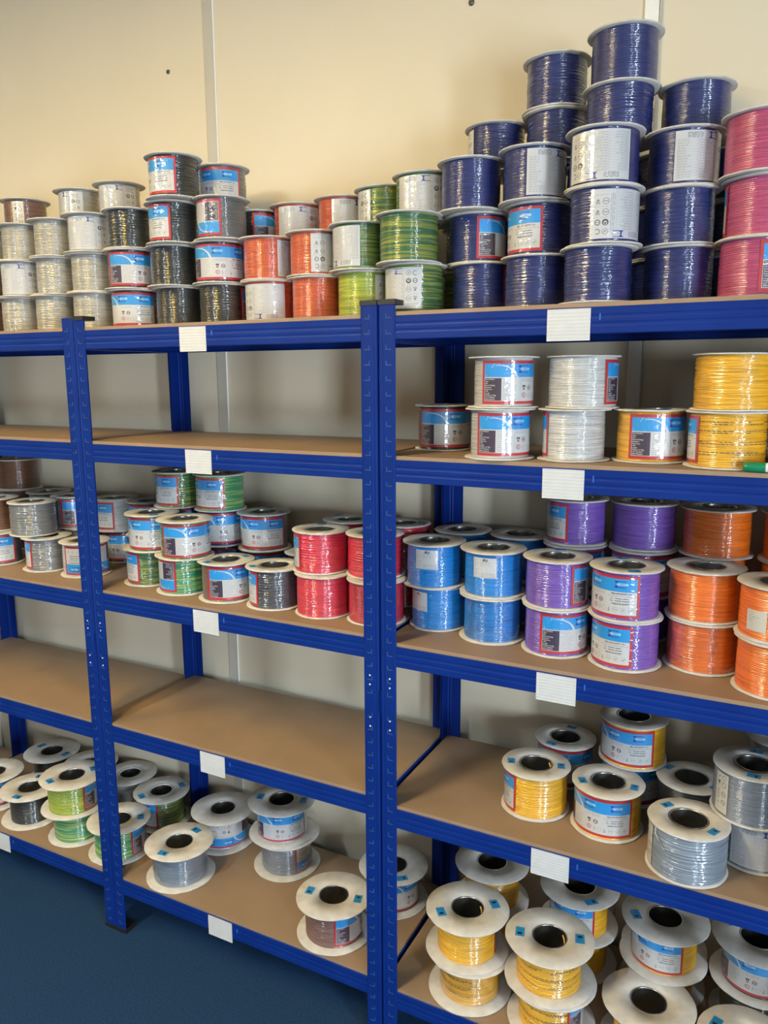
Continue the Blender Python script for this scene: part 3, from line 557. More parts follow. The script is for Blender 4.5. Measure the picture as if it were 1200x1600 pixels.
 ('C1', 1.08, 0.298, 1, 0.196, 0.142, 'yellow', 0, None, (), '', 'yellow wire reel with plain grey top in the back left corner, bottom right shelf, upper', 7),
 ('C1', 1.081, 0.294, 0, 0.196, 0.142, 'yellow', 0, None, (), '', 'yellow wire reel beneath the back left corner reel, bottom right shelf, lower', 7),
 ('C1', 1.309, 0.305, 1, 0.196, 0.142, 'yellow', 0, ('P', 241, 0), (307,), '', 'yellow wire reel with label, second in the back row, bottom right shelf, upper', 7),
 ('C1', 1.309, 0.305, 0, 0.196, 0.142, 'yellow', 0, None, (), '', 'yellow wire reel, second in the back row, bottom right shelf, lower', 7),
 ('C1', 1.517, 0.279, 1, 0.2, 0.146, 'yellow', 0, ('P', 240, 0), (201,), '', 'yellow wire reel with wide label, third in the back row, bottom right shelf, upper', 7),
 ('C1', 1.513, 0.324, 0, 0.2, 0.142, 'yellow', 0, None, (), '', 'yellow wire reel, third in the back row, bottom right shelf, lower', 7),
 ('C1', 1.716, 0.303, 1, 0.2, 0.146, 'black', 0, ('P', 259, 0), (154,), '', 'labelled reel at the right frame edge in the back row, bottom right shelf, upper', 7),
 ('C1', 1.716, 0.308, 0, 0.192, 0.142, 'black', 0, None, (), '', 'reel at the right frame edge in the back row, bottom right shelf, lower', 7),
 ('C1', 1.509, 0.122, 0, 0.202, 0.142, 'yellow', 0, None, (), '', 'reel with plain beige top at the frame bottom, front row, bottom right shelf', 7),
 ('C1', 1.71, 0.102, 0, 0.202, 0.142, 'yellow', 0, None, (159,), '', 'reel with blue sticker cut off at the frame bottom right corner', 7),
 ('B1', 0.178, 0.099, 0, 0.202, 0.154, 'steel', 1, None, (269, 84), '', 'silver grey wire reel standing single at the front left, bottom centre shelf', 8),
 ('B1', 0.177, 0.302, 0, 0.202, 0.148, 'silver', 0, ('P', 320, 1), (), '', 'pale reel with upside down blue label and plain top behind the silver grey reel', 8),
 ('B1', 0.419, 0.284, 1, 0.202, 0.148, 'silver', 0, ('P', 296, 0), (196, 21), '', 'pale reel with wide blue label, upper of the pair at the back, bottom centre shelf', 8),
 ('B1', 0.431, 0.286, 0, 0.202, 0.148, 'steel', 1, ('P', 34, 1), (), '', 'grey film wrapped reel, lower of the pair at the back, bottom centre shelf', 8),
 ('B1', 0.711, 0.099, 0, 0.202, 0.152, 'brown', 0, ('P', 9, 0), (192, 12), '', 'brown wire reel with beige rims at the front right, bottom centre shelf', 8),
 ('B1', 0.793, 0.288, 0, 0.196, 0.142, 'black', 0, ('P', 334, 0), (317,), '', 'dark reel with one blue sticker standing behind the right uprights at the back', 8),
 ('A1', -0.634, 0.324, 0, 0.196, 0.13, 'black', 0, None, (172, 2), '', 'reel with broad grey top at the far back, bottom left shelf', 9),
 ('A1', -0.687, 0.122, 0, 0.196, 0.13, 'black', 0, ('P', 336, 0), (), '', 'reel with blue label cut off at the left edge, bottom left shelf', 9),
 ('A1', -0.484, 0.112, 0, 0.196, 0.134, 'black', 0, None, (284, 114), '', 'black wire reel with beige top at the front, bottom left shelf', 9),
 ('A1', -0.264, 0.101, 1, 0.2, 0.15, 'gyellow', 0, ('P', 52, 0), (246, 61), '', 'yellow green wire reel, upper of the front pair beside the uprights, bottom left shelf', 9),
 ('A1', -0.267, 0.115, 0, 0.19, 0.146, 'green2', 0, None, (), '', 'green and yellow wire reel, lower of the front pair beside the uprights', 9),
 ('A1', -0.44, 0.329, 0, 0.19, 0.13, 'black', 0, None, (), '', 'reel with grey top at the back behind the yellow green reel, bottom left shelf', 9),
 ('A1', -0.254, 0.334, 0, 0.18, 0.13, 'silver', 0, None, (), '', 'pale reel with plain grey top at the back, right of the left uprights', 9),
 ('A1', -0.075, 0.107, 0, 0.192, 0.15, 'green2', 0, ('P', 52, 0), (33,), '', 'green and yellow reel with label standing at the front behind the left uprights', 9),
 ('A1', -0.076, 0.296, 0, 0.184, 0.146, 'green', 0, ('P', 231, 0), (245, 55), '', 'green and yellow reel with blue stickers at the back, right of the left uprights', 9),
 ('C4', 1.745, 0.1, 0, 0.15, 0.13, 'yellow', 0, None, (), '', 'wire reel standing beyond the right edge of the view on the blue shelving', 10),
 ('C4', 1.745, 0.1, 1, 0.15, 0.13, 'yellow', 0, None, (), '', 'wire reel standing beyond the right edge of the view on the blue shelving', 10),
 ('C4', 1.745, 0.26, 0, 0.15, 0.13, 'yellow', 0, None, (), '', 'wire reel standing beyond the right edge of the view on the blue shelving', 10),
 ('C4', 1.745, 0.26, 1, 0.15, 0.13, 'yellow', 0, None, (), '', 'wire reel standing beyond the right edge of the view on the blue shelving', 10),
 ('C4', 1.93, 0.1, 0, 0.15, 0.13, 'yellow', 0, None, (), '', 'wire reel standing beyond the right edge of the view on the blue shelving', 10),
 ('C4', 1.93, 0.1, 1, 0.15, 0.13, 'yellow', 0, None, (), '', 'wire reel standing beyond the right edge of the view on the blue shelving', 10),
 ('C4', 2.09, 0.1, 0, 0.15, 0.13, 'yellow', 0, None, (), '', 'wire reel standing beyond the right edge of the view on the blue shelving', 10),
 ('C4', 2.09, 0.1, 1, 0.15, 0.13, 'yellow', 0, None, (), '', 'wire reel standing beyond the right edge of the view on the blue shelving', 10),
 ('C4', 1.93, 0.26, 0, 0.15, 0.13, 'yellow', 0, None, (), '', 'wire reel standing beyond the right edge of the view on the blue shelving', 10),
 ('C4', 1.93, 0.26, 1, 0.15, 0.13, 'yellow', 0, None, (), '', 'wire reel standing beyond the right edge of the view on the blue shelving', 10),
 ('C3', 1.93, 0.1, 0, 0.15, 0.13, 'orange', 0, None, (), '', 'wire reel standing beyond the right edge of the view on the blue shelving', 10),
 ('C3', 1.93, 0.1, 1, 0.15, 0.13, 'orange', 0, None, (), '', 'wire reel standing beyond the right edge of the view on the blue shelving', 10),
 ('C3', 1.93, 0.28, 0, 0.15, 0.13, 'orange', 0, None, (), '', 'wire reel standing beyond the right edge of the view on the blue shelving', 10),
 ('C3', 1.93, 0.28, 1, 0.15, 0.13, 'orange', 0, None, (), '', 'wire reel standing beyond the right edge of the view on the blue shelving', 10),
 ('C3', 1.93, 0.28, 2, 0.15, 0.13, 'orange', 0, None, (), '', 'wire reel standing beyond the right edge of the view on the blue shelving', 10),
 ('C3', 2.09, 0.1, 0, 0.15, 0.13, 'orange', 0, None, (), '', 'wire reel standing beyond the right edge of the view on the blue shelving', 10),
 ('C3', 2.09, 0.1, 1, 0.15, 0.13, 'orange', 0, None, (), '', 'wire reel standing beyond the right edge of the view on the blue shelving', 10),
 ('C3', 2.09, 0.1, 2, 0.15, 0.13, 'orange', 0, None, (), '', 'wire reel standing beyond the right edge of the view on the blue shelving', 10),
 ('C3', 2.25, 0.1, 0, 0.15, 0.13, 'orange', 0, None, (), '', 'wire reel standing beyond the right edge of the view on the blue shelving', 10),
 ('C3', 2.25, 0.1, 1, 0.15, 0.13, 'orange', 0, None, (), '', 'wire reel standing beyond the right edge of the view on the blue shelving', 10),
 ('C3', 2.25, 0.1, 2, 0.15, 0.13, 'orange', 0, None, (), '', 'wire reel standing beyond the right edge of the view on the blue shelving', 10),
 ('C2', 1.727, 0.326, 0, 0.15, 0.13, 'slate', 0, None, (), '', 'wire reel standing beyond the right edge of the view on the blue shelving', 10),
 ('C2', 1.73, 0.324, 1, 0.15, 0.13, 'slate', 0, None, (), '', 'wire reel standing beyond the right edge of the view on the blue shelving', 10),
 ('C2', 1.93, 0.1, 0, 0.15, 0.13, 'slate', 0, None, (), '', 'wire reel standing beyond the right edge of the view on the blue shelving', 10),
 ('C2', 1.93, 0.1, 1, 0.15, 0.13, 'slate', 0, None, (), '', 'wire reel standing beyond the right edge of the view on the blue shelving', 10),
 ('C2', 1.93, 0.28, 0, 0.15, 0.13, 'slate', 0, None, (), '', 'wire reel standing beyond the right edge of the view on the blue shelving', 10),
 ('C2', 1.93, 0.28, 1, 0.15, 0.13, 'slate', 0, None, (), '', 'wire reel standing beyond the right edge of the view on the blue shelving', 10),
 ('C2', 1.93, 0.28, 2, 0.15, 0.13, 'slate', 0, None, (), '', 'wire reel standing beyond the right edge of the view on the blue shelving', 10),
 ('C2', 2.09, 0.1, 0, 0.15, 0.13, 'slate', 0, None, (), '', 'wire reel standing beyond the right edge of the view on the blue shelving', 10),
 ('C2', 2.09, 0.1, 1, 0.15, 0.13, 'slate', 0, None, (), '', 'wire reel standing beyond the right edge of the view on the blue shelving', 10),
 ('C2', 2.09, 0.1, 2, 0.15, 0.13, 'slate', 0, None, (), '', 'wire reel standing beyond the right edge of the view on the blue shelving', 10),
 ('C2', 2.25, 0.1, 0, 0.15, 0.13, 'slate', 0, None, (), '', 'wire reel standing beyond the right edge of the view on the blue shelving', 10),
 ('C2', 2.25, 0.1, 1, 0.15, 0.13, 'slate', 0, None, (), '', 'wire reel standing beyond the right edge of the view on the blue shelving', 10),
 ('C1', 1.96, 0.11, 0, 0.2, 0.142, 'yellow', 0, None, (), '', 'wire reel standing beyond the right edge of the view on the blue shelving', 10),
 ('C1', 1.96, 0.11, 1, 0.2, 0.142, 'yellow', 0, None, (), '', 'wire reel standing beyond the right edge of the view on the blue shelving', 10),
 ('C1', 2.17, 0.11, 0, 0.2, 0.142, 'yellow', 0, None, (), '', 'wire reel standing beyond the right edge of the view on the blue shelving', 10),
 ('C1', 2.17, 0.11, 1, 0.2, 0.142, 'yellow', 0, None, (), '', 'wire reel standing beyond the right edge of the view on the blue shelving', 10),
]
# ---------------------------------------------------------------- reel meshes
RH, FT = .1035, .0040          # reel height, flange thickness
rnd = random.Random(5)
def flange_mesh(R, rh, seed):
    r_ = random.Random(seed); n = 72
    ph = [r_.uniform(0, 6.28) for _ in range(8)]
    dents = [(r_.uniform(0, 2*PI), r_.uniform(.08, .22), r_.uniform(.004, .014)) for _ in range(3)]
    def rim(i):
        a = 2*PI*i/n; d = -.008+.0035*math.sin(3*a+ph[0])+.003*math.sin(7*a+ph[1])+.002*math.sin(17*a+ph[2])
        for c, w, k in dents:
            x = (a-c+PI) % (2*PI)-PI; d -= k*math.exp(-(x/w)**2)
        return R*(1+d)
    def dz(i, f): a = 2*PI*i/n; return f*(.0002*math.sin(2*a+ph[3])+.00015*math.sin(5*a+ph[4])+.0001*math.sin(11*a+ph[5]))
    def rg(fr, z):
        out = []
        for i in range(n):
            a = 2*PI*i/n; R2 = rim(i); rr = rh+(R2-rh)*fr; zz = z+dz(i, fr*fr)
            out.append((rr*math.cos(a), rr*math.sin(a), zz))
        return out
    m = MB(); H2 = FT*.37
    m.grid([rg(0, -H2), rg(.5, -H2), rg(.985, -H2), rg(1, -H2*.4), rg(1, H2*.4), rg(.985, H2), rg(.5, H2), rg(0, H2), rg(0, -H2)])
    m.f = [tuple(reversed(f)) for f in m.f] if False else m.f
    return m.mesh('flange', [CARD], True)
FL_S = [flange_mesh(.075, .0365, s) for s in (1, 2, 3, 4)]
FL_L = [flange_mesh(.101, .0385, s) for s in (11, 12, 13)]
def tube_mesh(r):
    m = MB(); n = 40
    m.grid([ring(r, .0005, n), ring(r, RH-.0008, n), ring(r+.0012, RH-.0003, n), ring(r+.0010, RH+.0001, n), ring(r-.0008, RH+.0001, n), ring(r-.0010, RH-.002, n), ring(r-.0010, .0005, n)])
    return m.mesh('core_tube', [TUBE], True)
TUBE_S, TUBE_L = tube_mesh(.0362), tube_mesh(.0382)
def winding_mesh(var):
    """cable turns side by side; radius 1, true height"""
    n = 72; turns = 30; h = RH-2*FT+.0008; z0 = FT-.0004; r_ = random.Random(30+var)
    step = {0: .62, 1: .42, 2: .8}[var]; rows = []
    tilt = [r_.uniform(-1, 1) for _ in range(turns)]; wob = [r_.uniform(0, 6.28) for _ in range(turns)]; off = [r_.uniform(-1, 1) for _ in range(turns)]
    for t in range(turns):
        for k in range(4):
            q = (t+(0, .16, .5, .84)[k])/turns; prof = (0, .73, 1, .73)[k]
            row = []
            for i in range(n):
                a = 2*PI*i/n
                amp = .0019 if var == 2 else .0007
                zz = z0+h*q+amp*math.sin((2 if var == 2 else 1)*a+wob[t])*min(1, 6*q, 6*(1-q))*(.5+.5*abs(tilt[t]))
                r = .965+.026*prof+(.006 if q < step+.02*math.sin(a*2+var) else 0)+.003*off[t]*(2.4 if var == 2 else 1)
                if var == 2: r += .008*math.sin(3*a+5*q+1)*math.sin(9*q+2*a)
                r += .006*math.sin(PI*q)
                row.append((r*math.cos(a), r*math.sin(a), zz))
            rows.append(row)
    rows.append([(x, y, z0+h) for x, y, z in rows[0]])
    m = MB(); m.grid(rows); return m.mesh('winding', [WIRES['white']], True)
WIND = [winding_mesh(v) for v in range(3)]
def film_mesh():
    n = 40; k = 9; r_ = random.Random(77); rows = []
    for j in range(k+1):
        rows.append([((1.018+r_.uniform(-.012, .02)*(0 < j < k))*math.cos(2*PI*(i+.5*(j % 2))/n), (1.018+r_.uniform(-.012, .02)*(0 < j < k))*math.sin(2*PI*(i+.5*(j % 2))/n), FT+.001+(RH-2*FT-.002)*j/k) for i in range(n)])
    m = MB(); m.grid(rows); return m.mesh('shrink_film', [FILM], True)
FILM_ME = film_mesh()
# ---- printed labels, laid out flat in metres (s along the drum, t up), then bent round the drum
class Lab:
    def __init__(s): s.q = []                       # (pts, faces, material, layer)
    def rect(s, a, b, c, d, mi, ly=0):
        k = max(1, int((b-a)/.006)); P = []; F = []
        for i in range(k+1): P += [(a+(b-a)*i/k, c), (a+(b-a)*i/k, d)]
        for i in range(k): F.append((2*i, 2*i+2, 2*i+3, 2*i+1))
        s.q.append((P, F, mi, ly))
    def poly(s, P, mi, ly): s.q.append((P, [tuple(range(len(P)))], mi, ly))
    def line(s, a, b, w, mi, ly):
        dx, dy = b[0]-a[0], b[1]-a[1]; L = math.hypot(dx, dy) or 1; nx, ny = -dy/L*w/2, dx/L*w/2
        s.poly([(a[0]-nx, a[1]-ny), (b[0]-nx, b[1]-ny), (b[0]+nx, b[1]+ny), (a[0]+nx, a[1]+ny)], mi, ly)
    def ringm(s, x, y, r, w, mi, ly, a0=0, a1=360):
        n = 14; P = []
        for i in range(n+1):
            a = math.radians(a0+(a1-a0)*i/n); P += [(x+(r-w)*math.cos(a), y+(r-w)*math.sin(a)), (x+r*math.cos(a), y+r*math.sin(a))]
        s.q.append((P, [(2*i, 2*i+1, 2*i+3, 2*i+2) for i in range(n)], mi, ly))
    def disc(s, x, y, r, mi, ly): s.poly([(x+r*math.cos(2*PI*i/12), y+r*math.sin(2*PI*i/12)) for i in range(12)], mi, ly)
    def text(s, t, x, y, size, mi, ly, bold=.0, flipx=False):
        V, F = text_mesh(t, size, bold)
        s.q.append(([(x+(-p[0] if flipx else p[0]), y+p[1]) for p in V], [tuple(reversed(f)) if flipx else f for f in F], mi, ly))
    def tick(s, x, y, r, mi, ly): s.line((x-r*.7, y), (x-r*.15, y-r*.6), r*.3, mi, ly); s.line((x-r*.2, y-r*.65), (x+r*.8, y+r*.7), r*.3, mi, ly)
    def bars(s, a, b, y, w, mi, ly, r_, words=3):
        x = a
        for _ in range(words):
            l = r_.uniform(.15, .5)*(b-a)
            if x+l > b: l = b-x
            if l > .0012: s.rect(x, x+l, y-w/2, y+w/2, mi, ly)
            x += l+.0014
            if x > b: break
WHITE_, RED_, BLUE_, DARK_, INK_, GREY_, CREAM_, NAVY_, SKY_, GRN_ = range(10)
def lay_P():
    L = Lab(); r_ = random.Random(3)
    L.rect(-.092, .092, -.0435, .0435, RED_, 0)
    L.rect(-.0865, .0865, -.0375, .0375, WHITE_, 1)
    L.rect(-.0865, .0865, .0105, .0375, BLUE_, 2)
    for a, b in (((-.083, .012), (-.064, .037)), ((-.076, .033), (-.044, .018)), ((-.070, .0285), (-.0665, .0365)), ((-.056, .0375), (-.030, .013)), ((-.085, .0165), (-.060, .0125))): L.line(a, b, .0007, SKY_, 3)
    for i in range(9):
        a0, a1 = math.radians(100-i*11), math.radians(100-(i+1)*11)
        c = (-.056, .006); f = lambda a, r: (c[0]+r*1.25*math.cos(a), c[1]+r*math.sin(a)); g = .0012+.0034*i/8
        P = [f(a0, .0275), f(a1, .0275), f(a1, .0275+g), f(a0, .0275+g)]
        L.poly([(x, max(.0107, min(.0373, y))) for x, y in P], WHITE_, 3)
    # maker's mark: dark I with two rails
    def mark(x, y, k, ly):
        L.rect(x-.0015*k, x+.0015*k, y-.0055*k, y+.0055*k, NAVY_, ly)
        for sy in (-1, 1): L.rect(x-.004*k, x+.020*k, y+sy*.0066*k-.0008*k, y+sy*.0066*k+.0008*k, NAVY_, ly)
        for sy in (-1, 1): L.poly([(x-.0035*k, y+sy*.0062*k), (x+.0035*k, y+sy*.0062*k), (x+.0013*k, y+sy*.0035*k), (x-.0013*k, y+sy*.0035*k)][::sy], NAVY_, ly)
        L.text('NECOM', x+.0118*k, y, .0066*k, SKY_, ly, .0002)
    mark(-.012, .0265, 1.0, 4); mark(.046, .026, .95, 4)
    L.rect(-.0855, -.050, -.0365, .0085, DARK_, 2)
    words = ['Part Number', 'Type', 'Size', 'Rated Voltage', 'Standard', 'Reference', 'CPR', 'Length', 'Number In Pkg', 'LOT Number', 'EAN Number']
    for i, w in enumerate(words):
        V, F = text_mesh(w, .0038, .00008); wx = max(p[0] for p in V)
        L.text(w, -.0842+wx, .0062-i*.0040, .0038, WHITE_, 3, .00008)
    for i in range(11): L.bars(-.047, -.047+r_.uniform(.014, .032), .0062-i*.0040, .0011, GREY_, 2, r_)
    L.rect(-.0120, -.0116, -.036, .008, GREY_, 2)
    for y in (.0065, .003): L.bars(-.0085, .022, y, .0011, GREY_, 2, r_, 4)
    # symbols
    L.poly([(-.0065, -.0055), (.0025, -.0055), (-.0005, -.0150), (-.0035, -.0150)][::-1], INK_, 2); L.disc(-.002, -.0105, .0016, WHITE_, 3)
    L.ringm(.0125, -.0105, .0050, .0013, DARK_, 2); L.rect(.0092, .0158, -.0114, -.0096, RED_, 3)
    L.ringm(-.002, -.0255, .0053, .0011, RED_, 2); L.ringm(-.002, -.0255, .0027, .0012, RED_, 2, 40, 320)
    L.line((.0085, -.031), (.0105, -.0215), .0012, GREY_, 2); L.line((.0125, -.031), (.0105, -.0215), .0009, GREY_, 2)
    # maker's address
    L.text('NECOM EGYPT CO.', .057, .0062, .0047, INK_, 2, .00015)
    L.bars(.029, .085, .0012, .0012, GREY_, 2, r_, 7)
    L.text('Tel :', .038, -.0037, .0040, INK_, 2, .00005); L.bars(.044, .072, -.0037, .0013, INK_, 2, r_, 4)
    L.text('Fax :', .038, -.0086, .0040, INK_, 2, .00005); L.bars(.044, .072, -.0086, .0013, INK_, 2, r_, 4)
    L.text('MADE IN EGYPT', .055, -.0148, .0046, INK_, 2, .00015)
    L.poly([(.029, -.032), (.035, -.032), (.0325, -.0225), (.0315, -.0225)], GREY_, 2)
    L.ringm(.045, -.0270, .0055, .0007, GREY_, 2); L.rect(.041, .049, -.0278, -.0262, GREY_, 2)
    L.ringm(.060, -.0270, .0055, .0007, GREY_, 2); L.tick(.060, -.0268, .0033, GRN_, 2)
    L.ringm(.0755, -.0270, .0055, .0005, GREY_, 2); L.tick(.0755, -.0268, .0036, GRN_, 2)
    L.ringm(.0205, -.0265, .0052, .0007, GREY_, 2)
    return L
def lay_W():
    L = Lab(); r_ = random.Random(9)
    L.rect(-.061, .061, -.0435, .0435, WHITE_, 0)
    for y in (.039, .0365, .034, .0315): L.bars(-.040, -.012, y, .0009, INK_, 1, r_, 5)
    x, y = .004, .0355
    L.rect(x-.0016, x+.0016, y-.0045, y+.0045, NAVY_, 1)
    for sy in (-1, 1): L.rect(x-.005, x+.016, y+sy*.0052-.0007, y+sy*.0052+.0007, NAVY_, 1)
    for sy in (-1, 1): L.poly([(x-.0038, y+sy*.0048), (x+.0038, y+sy*.0048), (x+.0014, y+sy*.0022), (x-.0014, y+sy*.0022)][::sy], NAVY_, 1)
    L.text('NECOM', x+.0095, y, .0048, GREY_, 1, .0001)
    for i in range(15):
        y = .0265-i*.0046
        L.rect(-.056, .014, y+.0022, y+.0025, GREY_, 1); L.bars(-.0555, -.0555+r_.uniform(.012, .030), y, .0012, GREY_, 1, r_, 3); L.bars(-.018, -.018+r_.uniform(.012, .030), y, .0012, GREY_, 1, r_, 3)
    L.rect(-.0205, -.0201, -.040, .0288, GREY_, 1); L.rect(.0138, .0142, -.040, .0288, GREY_, 1); L.rect(-.0562, -.0558, -.040, .0288, GREY_, 1)
    for k, xx in enumerate((.0175, .0205, .0235)):
        y = .030
        while y > -.036:
            l = r_.uniform(.004, .014); L.rect(xx, xx+.0012, max(-.039, y-l), y, GREY_, 1); y -= l+.002
    def col(x, kinds):
        for y, k in kinds:
            if k == 'minus': L.ringm(x, y, .0058, .0007, INK_, 1); L.rect(x-.004, x+.004, y-.0005, y+.0005, INK_, 1)
            if k == 'v': L.poly([(x-.005, y+.005), (x, y-.005), (x+.005, y+.005)], GREY_, 1); L.tick(x, y-.001, .0034, INK_, 2)
            if k == 'ring': L.ringm(x, y, .0052, .0014, INK_, 1); L.rect(x-.003, x+.003, y-.0005, y+.0005, INK_, 1)
            if k == 'bin': L.disc(x, y, .0058, INK_, 1); L.ringm(x, y+.001, .0034, .0012, WHITE_, 2); L.disc(x, y-.001, .0016, WHITE_, 2)
            if k == 'c': L.ringm(x, y, .0050, .0011, INK_, 1, 50, 320)
            if k == 'tick': L.ringm(x, y, .0055, .0006, INK_, 1); L.tick(x, y, .0034, INK_, 1)
    col(.0335, ((.031, 'tick'), (.015, 'bin'), (-.003, 'minus'), (-.022, 'minus')))
    col(.0475, ((.031, 'c'), (.015, 'ring'), (-.003, 'v'), (-.022, 'v')))
    L.bars(.029, .056, .0060, .0009, GREY_, 1, r_, 5); L.bars(.029, .056, -.0125, .0009, GREY_, 1, r_, 5); L.bars(.029, .056, -.033, .0009, GREY_, 1, r_, 5)
    return L
def lay_U():
    L = Lab(); r_ = random.Random(4)
    L.rect(-.027, .027, -.006, .040, WHITE_, 0)
    L.text('R', -.0018, .0345, .0075, INK_, 1, .0006, True); L.text('U', .0042, .0335, .0075, INK_, 1, .0006); L.rect(.0085, .0105, .0325, .0332, INK_, 1); L.rect(-.0075, -.0055, .0345, .0352, INK_, 1)
    for i in range(9): L.bars(-.025, -.025+r_.uniform(.006, .012), .034-i*.0042, .0013, GREY_, 1, r_, 2)
    for i in range(3): L.bars(-.010, -.010+r_.uniform(.02, .03), .029-i*.0035, .0010, GREY_, 1, r_, 5)
    for i in range(3): L.bars(-.008, .024, .004-i*.0036, .0013, GREY_, 1, r_, 6)
    return L
def lay_K():
    L = Lab(); L.rect(-.017, .017, -.042, .042, CREAM_, 0)
    for y in (.033, .018, -.002, -.020): L.ringm(.007, y, .0056, .0011, INK_, 1, 0, 360 if y < .02 else 300)
    L.rect(.003, .011, -.0026, -.0014, INK_, 1); L.rect(.003, .011, -.0206, -.0194, INK_, 1)
    L.poly([(-.011, .024), (-.003, .024), (-.007, .014)][::-1], INK_, 1); L.tick(-.007, .033, .004, INK_, 1)
    for y in (.003, -.004, -.012, -.024): L.poly([(-.0105, y+.002), (-.0035, y+.002), (-.007, y-.0045)][::-1], GREY_, 1)
    L.rect(-.010, .010, -.034, -.0328, GREY_, 1)
    return L
def lay_B():
    L = Lab(); r_ = random.Random(8); L.rect(-.020, .020, -.034, .006, CREAM_, 0)
    for i in range(5): L.bars(-.017, -.017+r_.uniform(.010, .030), .0015-i*.0042, .0013, GREY_, 1, r_, 4)
    return L
def lay_T():
    """lines of print along the wire itself"""
    L = Lab(); r_ = random.Random(21)
    for y in (.034, .030, .018, .0145, -.002, -.006, -.021, -.025): 
        s = -.17
        while s < .17:
            l = r_.uniform(.002, .008); L.rect(s, s+l, y-.0007, y+.0007, INK_, 0); s += l+r_.uniform(.0012, .004)
            if r_.random() < .08: s += .03
    return L
LAY = {'P': lay_P(), 'W': lay_W(), 'U': lay_U(), 'K': lay_K(), 'B': lay_B(), 'T': lay_T()}
_lab = {}
def label_mesh(kind, B, flip):
    key = (kind, B, flip)
    if key in _lab: return _lab[key]
    R = B/2*1.004+.0006; m = MB(); zc = RH/2; sg = -1 if flip else 1
    for P, F, mi, ly in LAY[kind].q:
        n = len(m.v); r = R+ly*.00018
        for s, t in P:
            a = sg*s/R; m.v.append((r*math.cos(a), r*math.sin(a), zc+sg*t*.985))
        for f in F: m.f.append(tuple(n+i for i in f)); m.m.append(mi)
    used = sorted(set(m.m)); mp = {u: i for i, u in enumerate(used)}; m.m = [mp[i] for i in m.m]
    _lab[key] = m.mesh('label', [LM[u] for u in used]); return _lab[key]
def sticker_mesh(w, h):
    m = MB(); m.box((-w/2, -h/2, 0), (w/2, h/2, .0003), 0)
    m.box((w*.08, -h*.28, .0003), (w*.30, h*.22, .00045), 1)
    for i in range(4): m.box((-w*.40, -h*.30+i*h*.17, .0003), (-w*.02, -h*.26+i*h*.17, .0004), 2)
    return m.mesh('blue_sticker', [STICK, BLACK, noisy('sticker_print', (.008, .10, .28), (.01, .12, .30))])
ST_S, ST_L = sticker_mesh(.024, .0165), sticker_mesh(.030, .0205)
def tube_along(pts, r, mat, name, n=8):
    m = MB(); rows = []
    for i, p in enumerate(pts):
        a = Vector(pts[max(0, i-1)]); b = Vector(pts[min(len(pts)-1, i+1)]); d = (b-a).normalized()
        u = d.orthogonal().normalized(); v = d.cross(u)
        rows.append([tuple(Vector(p)+u*r*math.cos(2*PI*k/n)+v*r*math.sin(2*PI*k/n)) for k in range(n)])
    m.grid(rows); m.face(list(reversed(rows[0]))); m.face(rows[-1]); return m.mesh(name, [mat], True)
CUT_END = tube_along([(.030, -.010, .066), (.0335, -.004, .080), (.0338, .004, .092), (.031, .010, .099)], .0019, WIRES['yellow'], 'wire_end')
LOOSE = tube_along([(.073, -.020, .097), (.079, -.016, .088), (.080, -.006, .076), (.079, .004, .066), (.078, .008, .064)], .0010, WIRES['white2'], 'wire_tail')

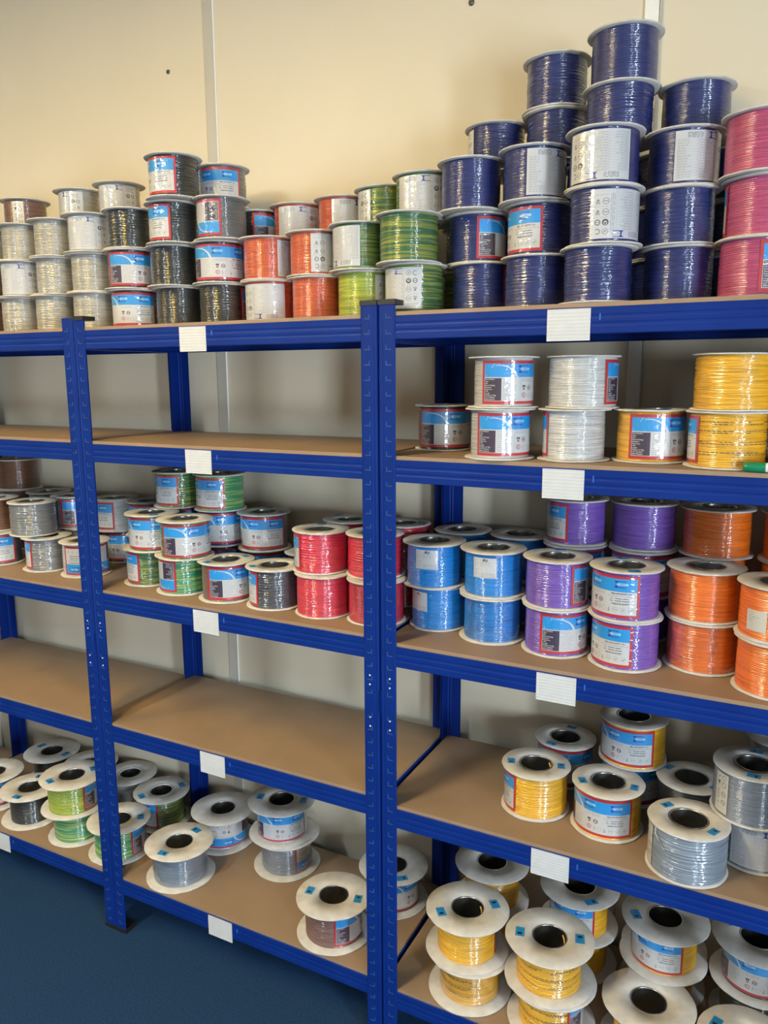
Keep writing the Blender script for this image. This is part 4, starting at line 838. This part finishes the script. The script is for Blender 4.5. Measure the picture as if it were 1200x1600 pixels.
ZB = {'T1': 1.771, 'A3': 1.0554, 'B3': 1.0628, 'C3': 1.0531, 'C2': .6575, 'C4': 1.4729, 'C1': .1731, 'B1': .1845, 'A1': .1845}
for idx, (sh, x, y, lvl, F, B, col, var, lab, stick, extra, text, g) in enumerate(REELS):
    z = ZB[sh]+lvl*RH+(.003 if sh == 'T1' and x > .9 else 0)
    rr = random.Random(idx)
    t = thing('cable_reel', text, 'reel', (x, y, z+.0003), GROUPS[g])
    big = F > .17; fl_, R0 = (FL_L, .101) if big else (FL_S, .075); k = F/2/R0
    fb = obj('bottom_flange', rr.choice(fl_), t, (0, 0, FT*.5), (0, 0, rr.uniform(0, 6.28)), (k, k, 1))
    az = rr.uniform(0, 6.28)
    ft = obj('top_flange', rr.choice(fl_), t, (0, 0, RH-FT*.5), (0, 0, az), (k, k, 1))
    obj('core_tube', TUBE_L if big else TUBE_S, t)
    if var == 0 and rr.random() < .4: wv = 2 if col in ('white', 'red', 'black', 'navy', 'green', 'crimson', 'grey', 'darkgrey') else 1
    else: wv = var
    w = obj('winding', WIND[wv], t, (0, 0, 0), (0, 0, rr.uniform(0, 6.28)), (B/2, B/2, 1), WIRES[col])
    if var == 1: obj('shrink_film', FILM_ME, t, (0, 0, 0), (0, 0, rr.uniform(0, 6.28)), (B/2, B/2, 1))['label'] = 'crinkled clear film'
    if lab: obj('label', label_mesh(lab[0], B, lab[2]), t, rot=(0, 0, math.radians(lab[1])))
    if 'print' in extra: obj('printed_text', label_mesh('T', B, 0), t, rot=(0, 0, rr.uniform(0, 6.28)))
    for a in stick:
        a = math.radians(a); rs = (.067 if big else .0565)
        obj('blue_sticker', ST_L if big else ST_S, ft, (rs*math.cos(a-az)/k, rs*math.sin(a-az)/k, FT*.5+.0002), (0, 0, a-az+PI/2+rr.uniform(-.15, .15)), (1/k, 1/k, 1))
    if 'end' in extra: obj('wire_end', CUT_END, t, rot=(0, 0, math.radians(25)))
    if 'tail' in extra: obj('wire_tail', LOOSE, t, rot=(0, 0, math.radians(-122)))

# ---------------------------------------------------------------- marker on the upper right shelf
mk = thing('marker_pen', 'marker pen with green cap lying on the upper right shelf edge', 'marker', (1.672, .0125, 1.4729))
def lathe_x(prof, mat, name):
    m = MB(); n = 20; rows = [[(x, r*math.cos(2*PI*i/n), .0092+r*math.sin(2*PI*i/n)) for i in range(n)] for x, r in prof]
    m.grid(rows); m.face(list(reversed(rows[0]))); m.face(rows[-1]); return m.mesh(name, [mat], True)
obj('cap', lathe_x([(-.048, .0060), (-.0465, .0078), (-.040, .0083), (-.018, .0090), (-.016, .0086), (-.014, .0090), (-.013, .0090)], GREENCAP, 'cap'), mk)
obj('barrel', lathe_x([(-.0128, .0080), (-.012, .0086), (.050, .0088), (.075, .0088), (.078, .0070)], WHITEPL, 'barrel'), mk)
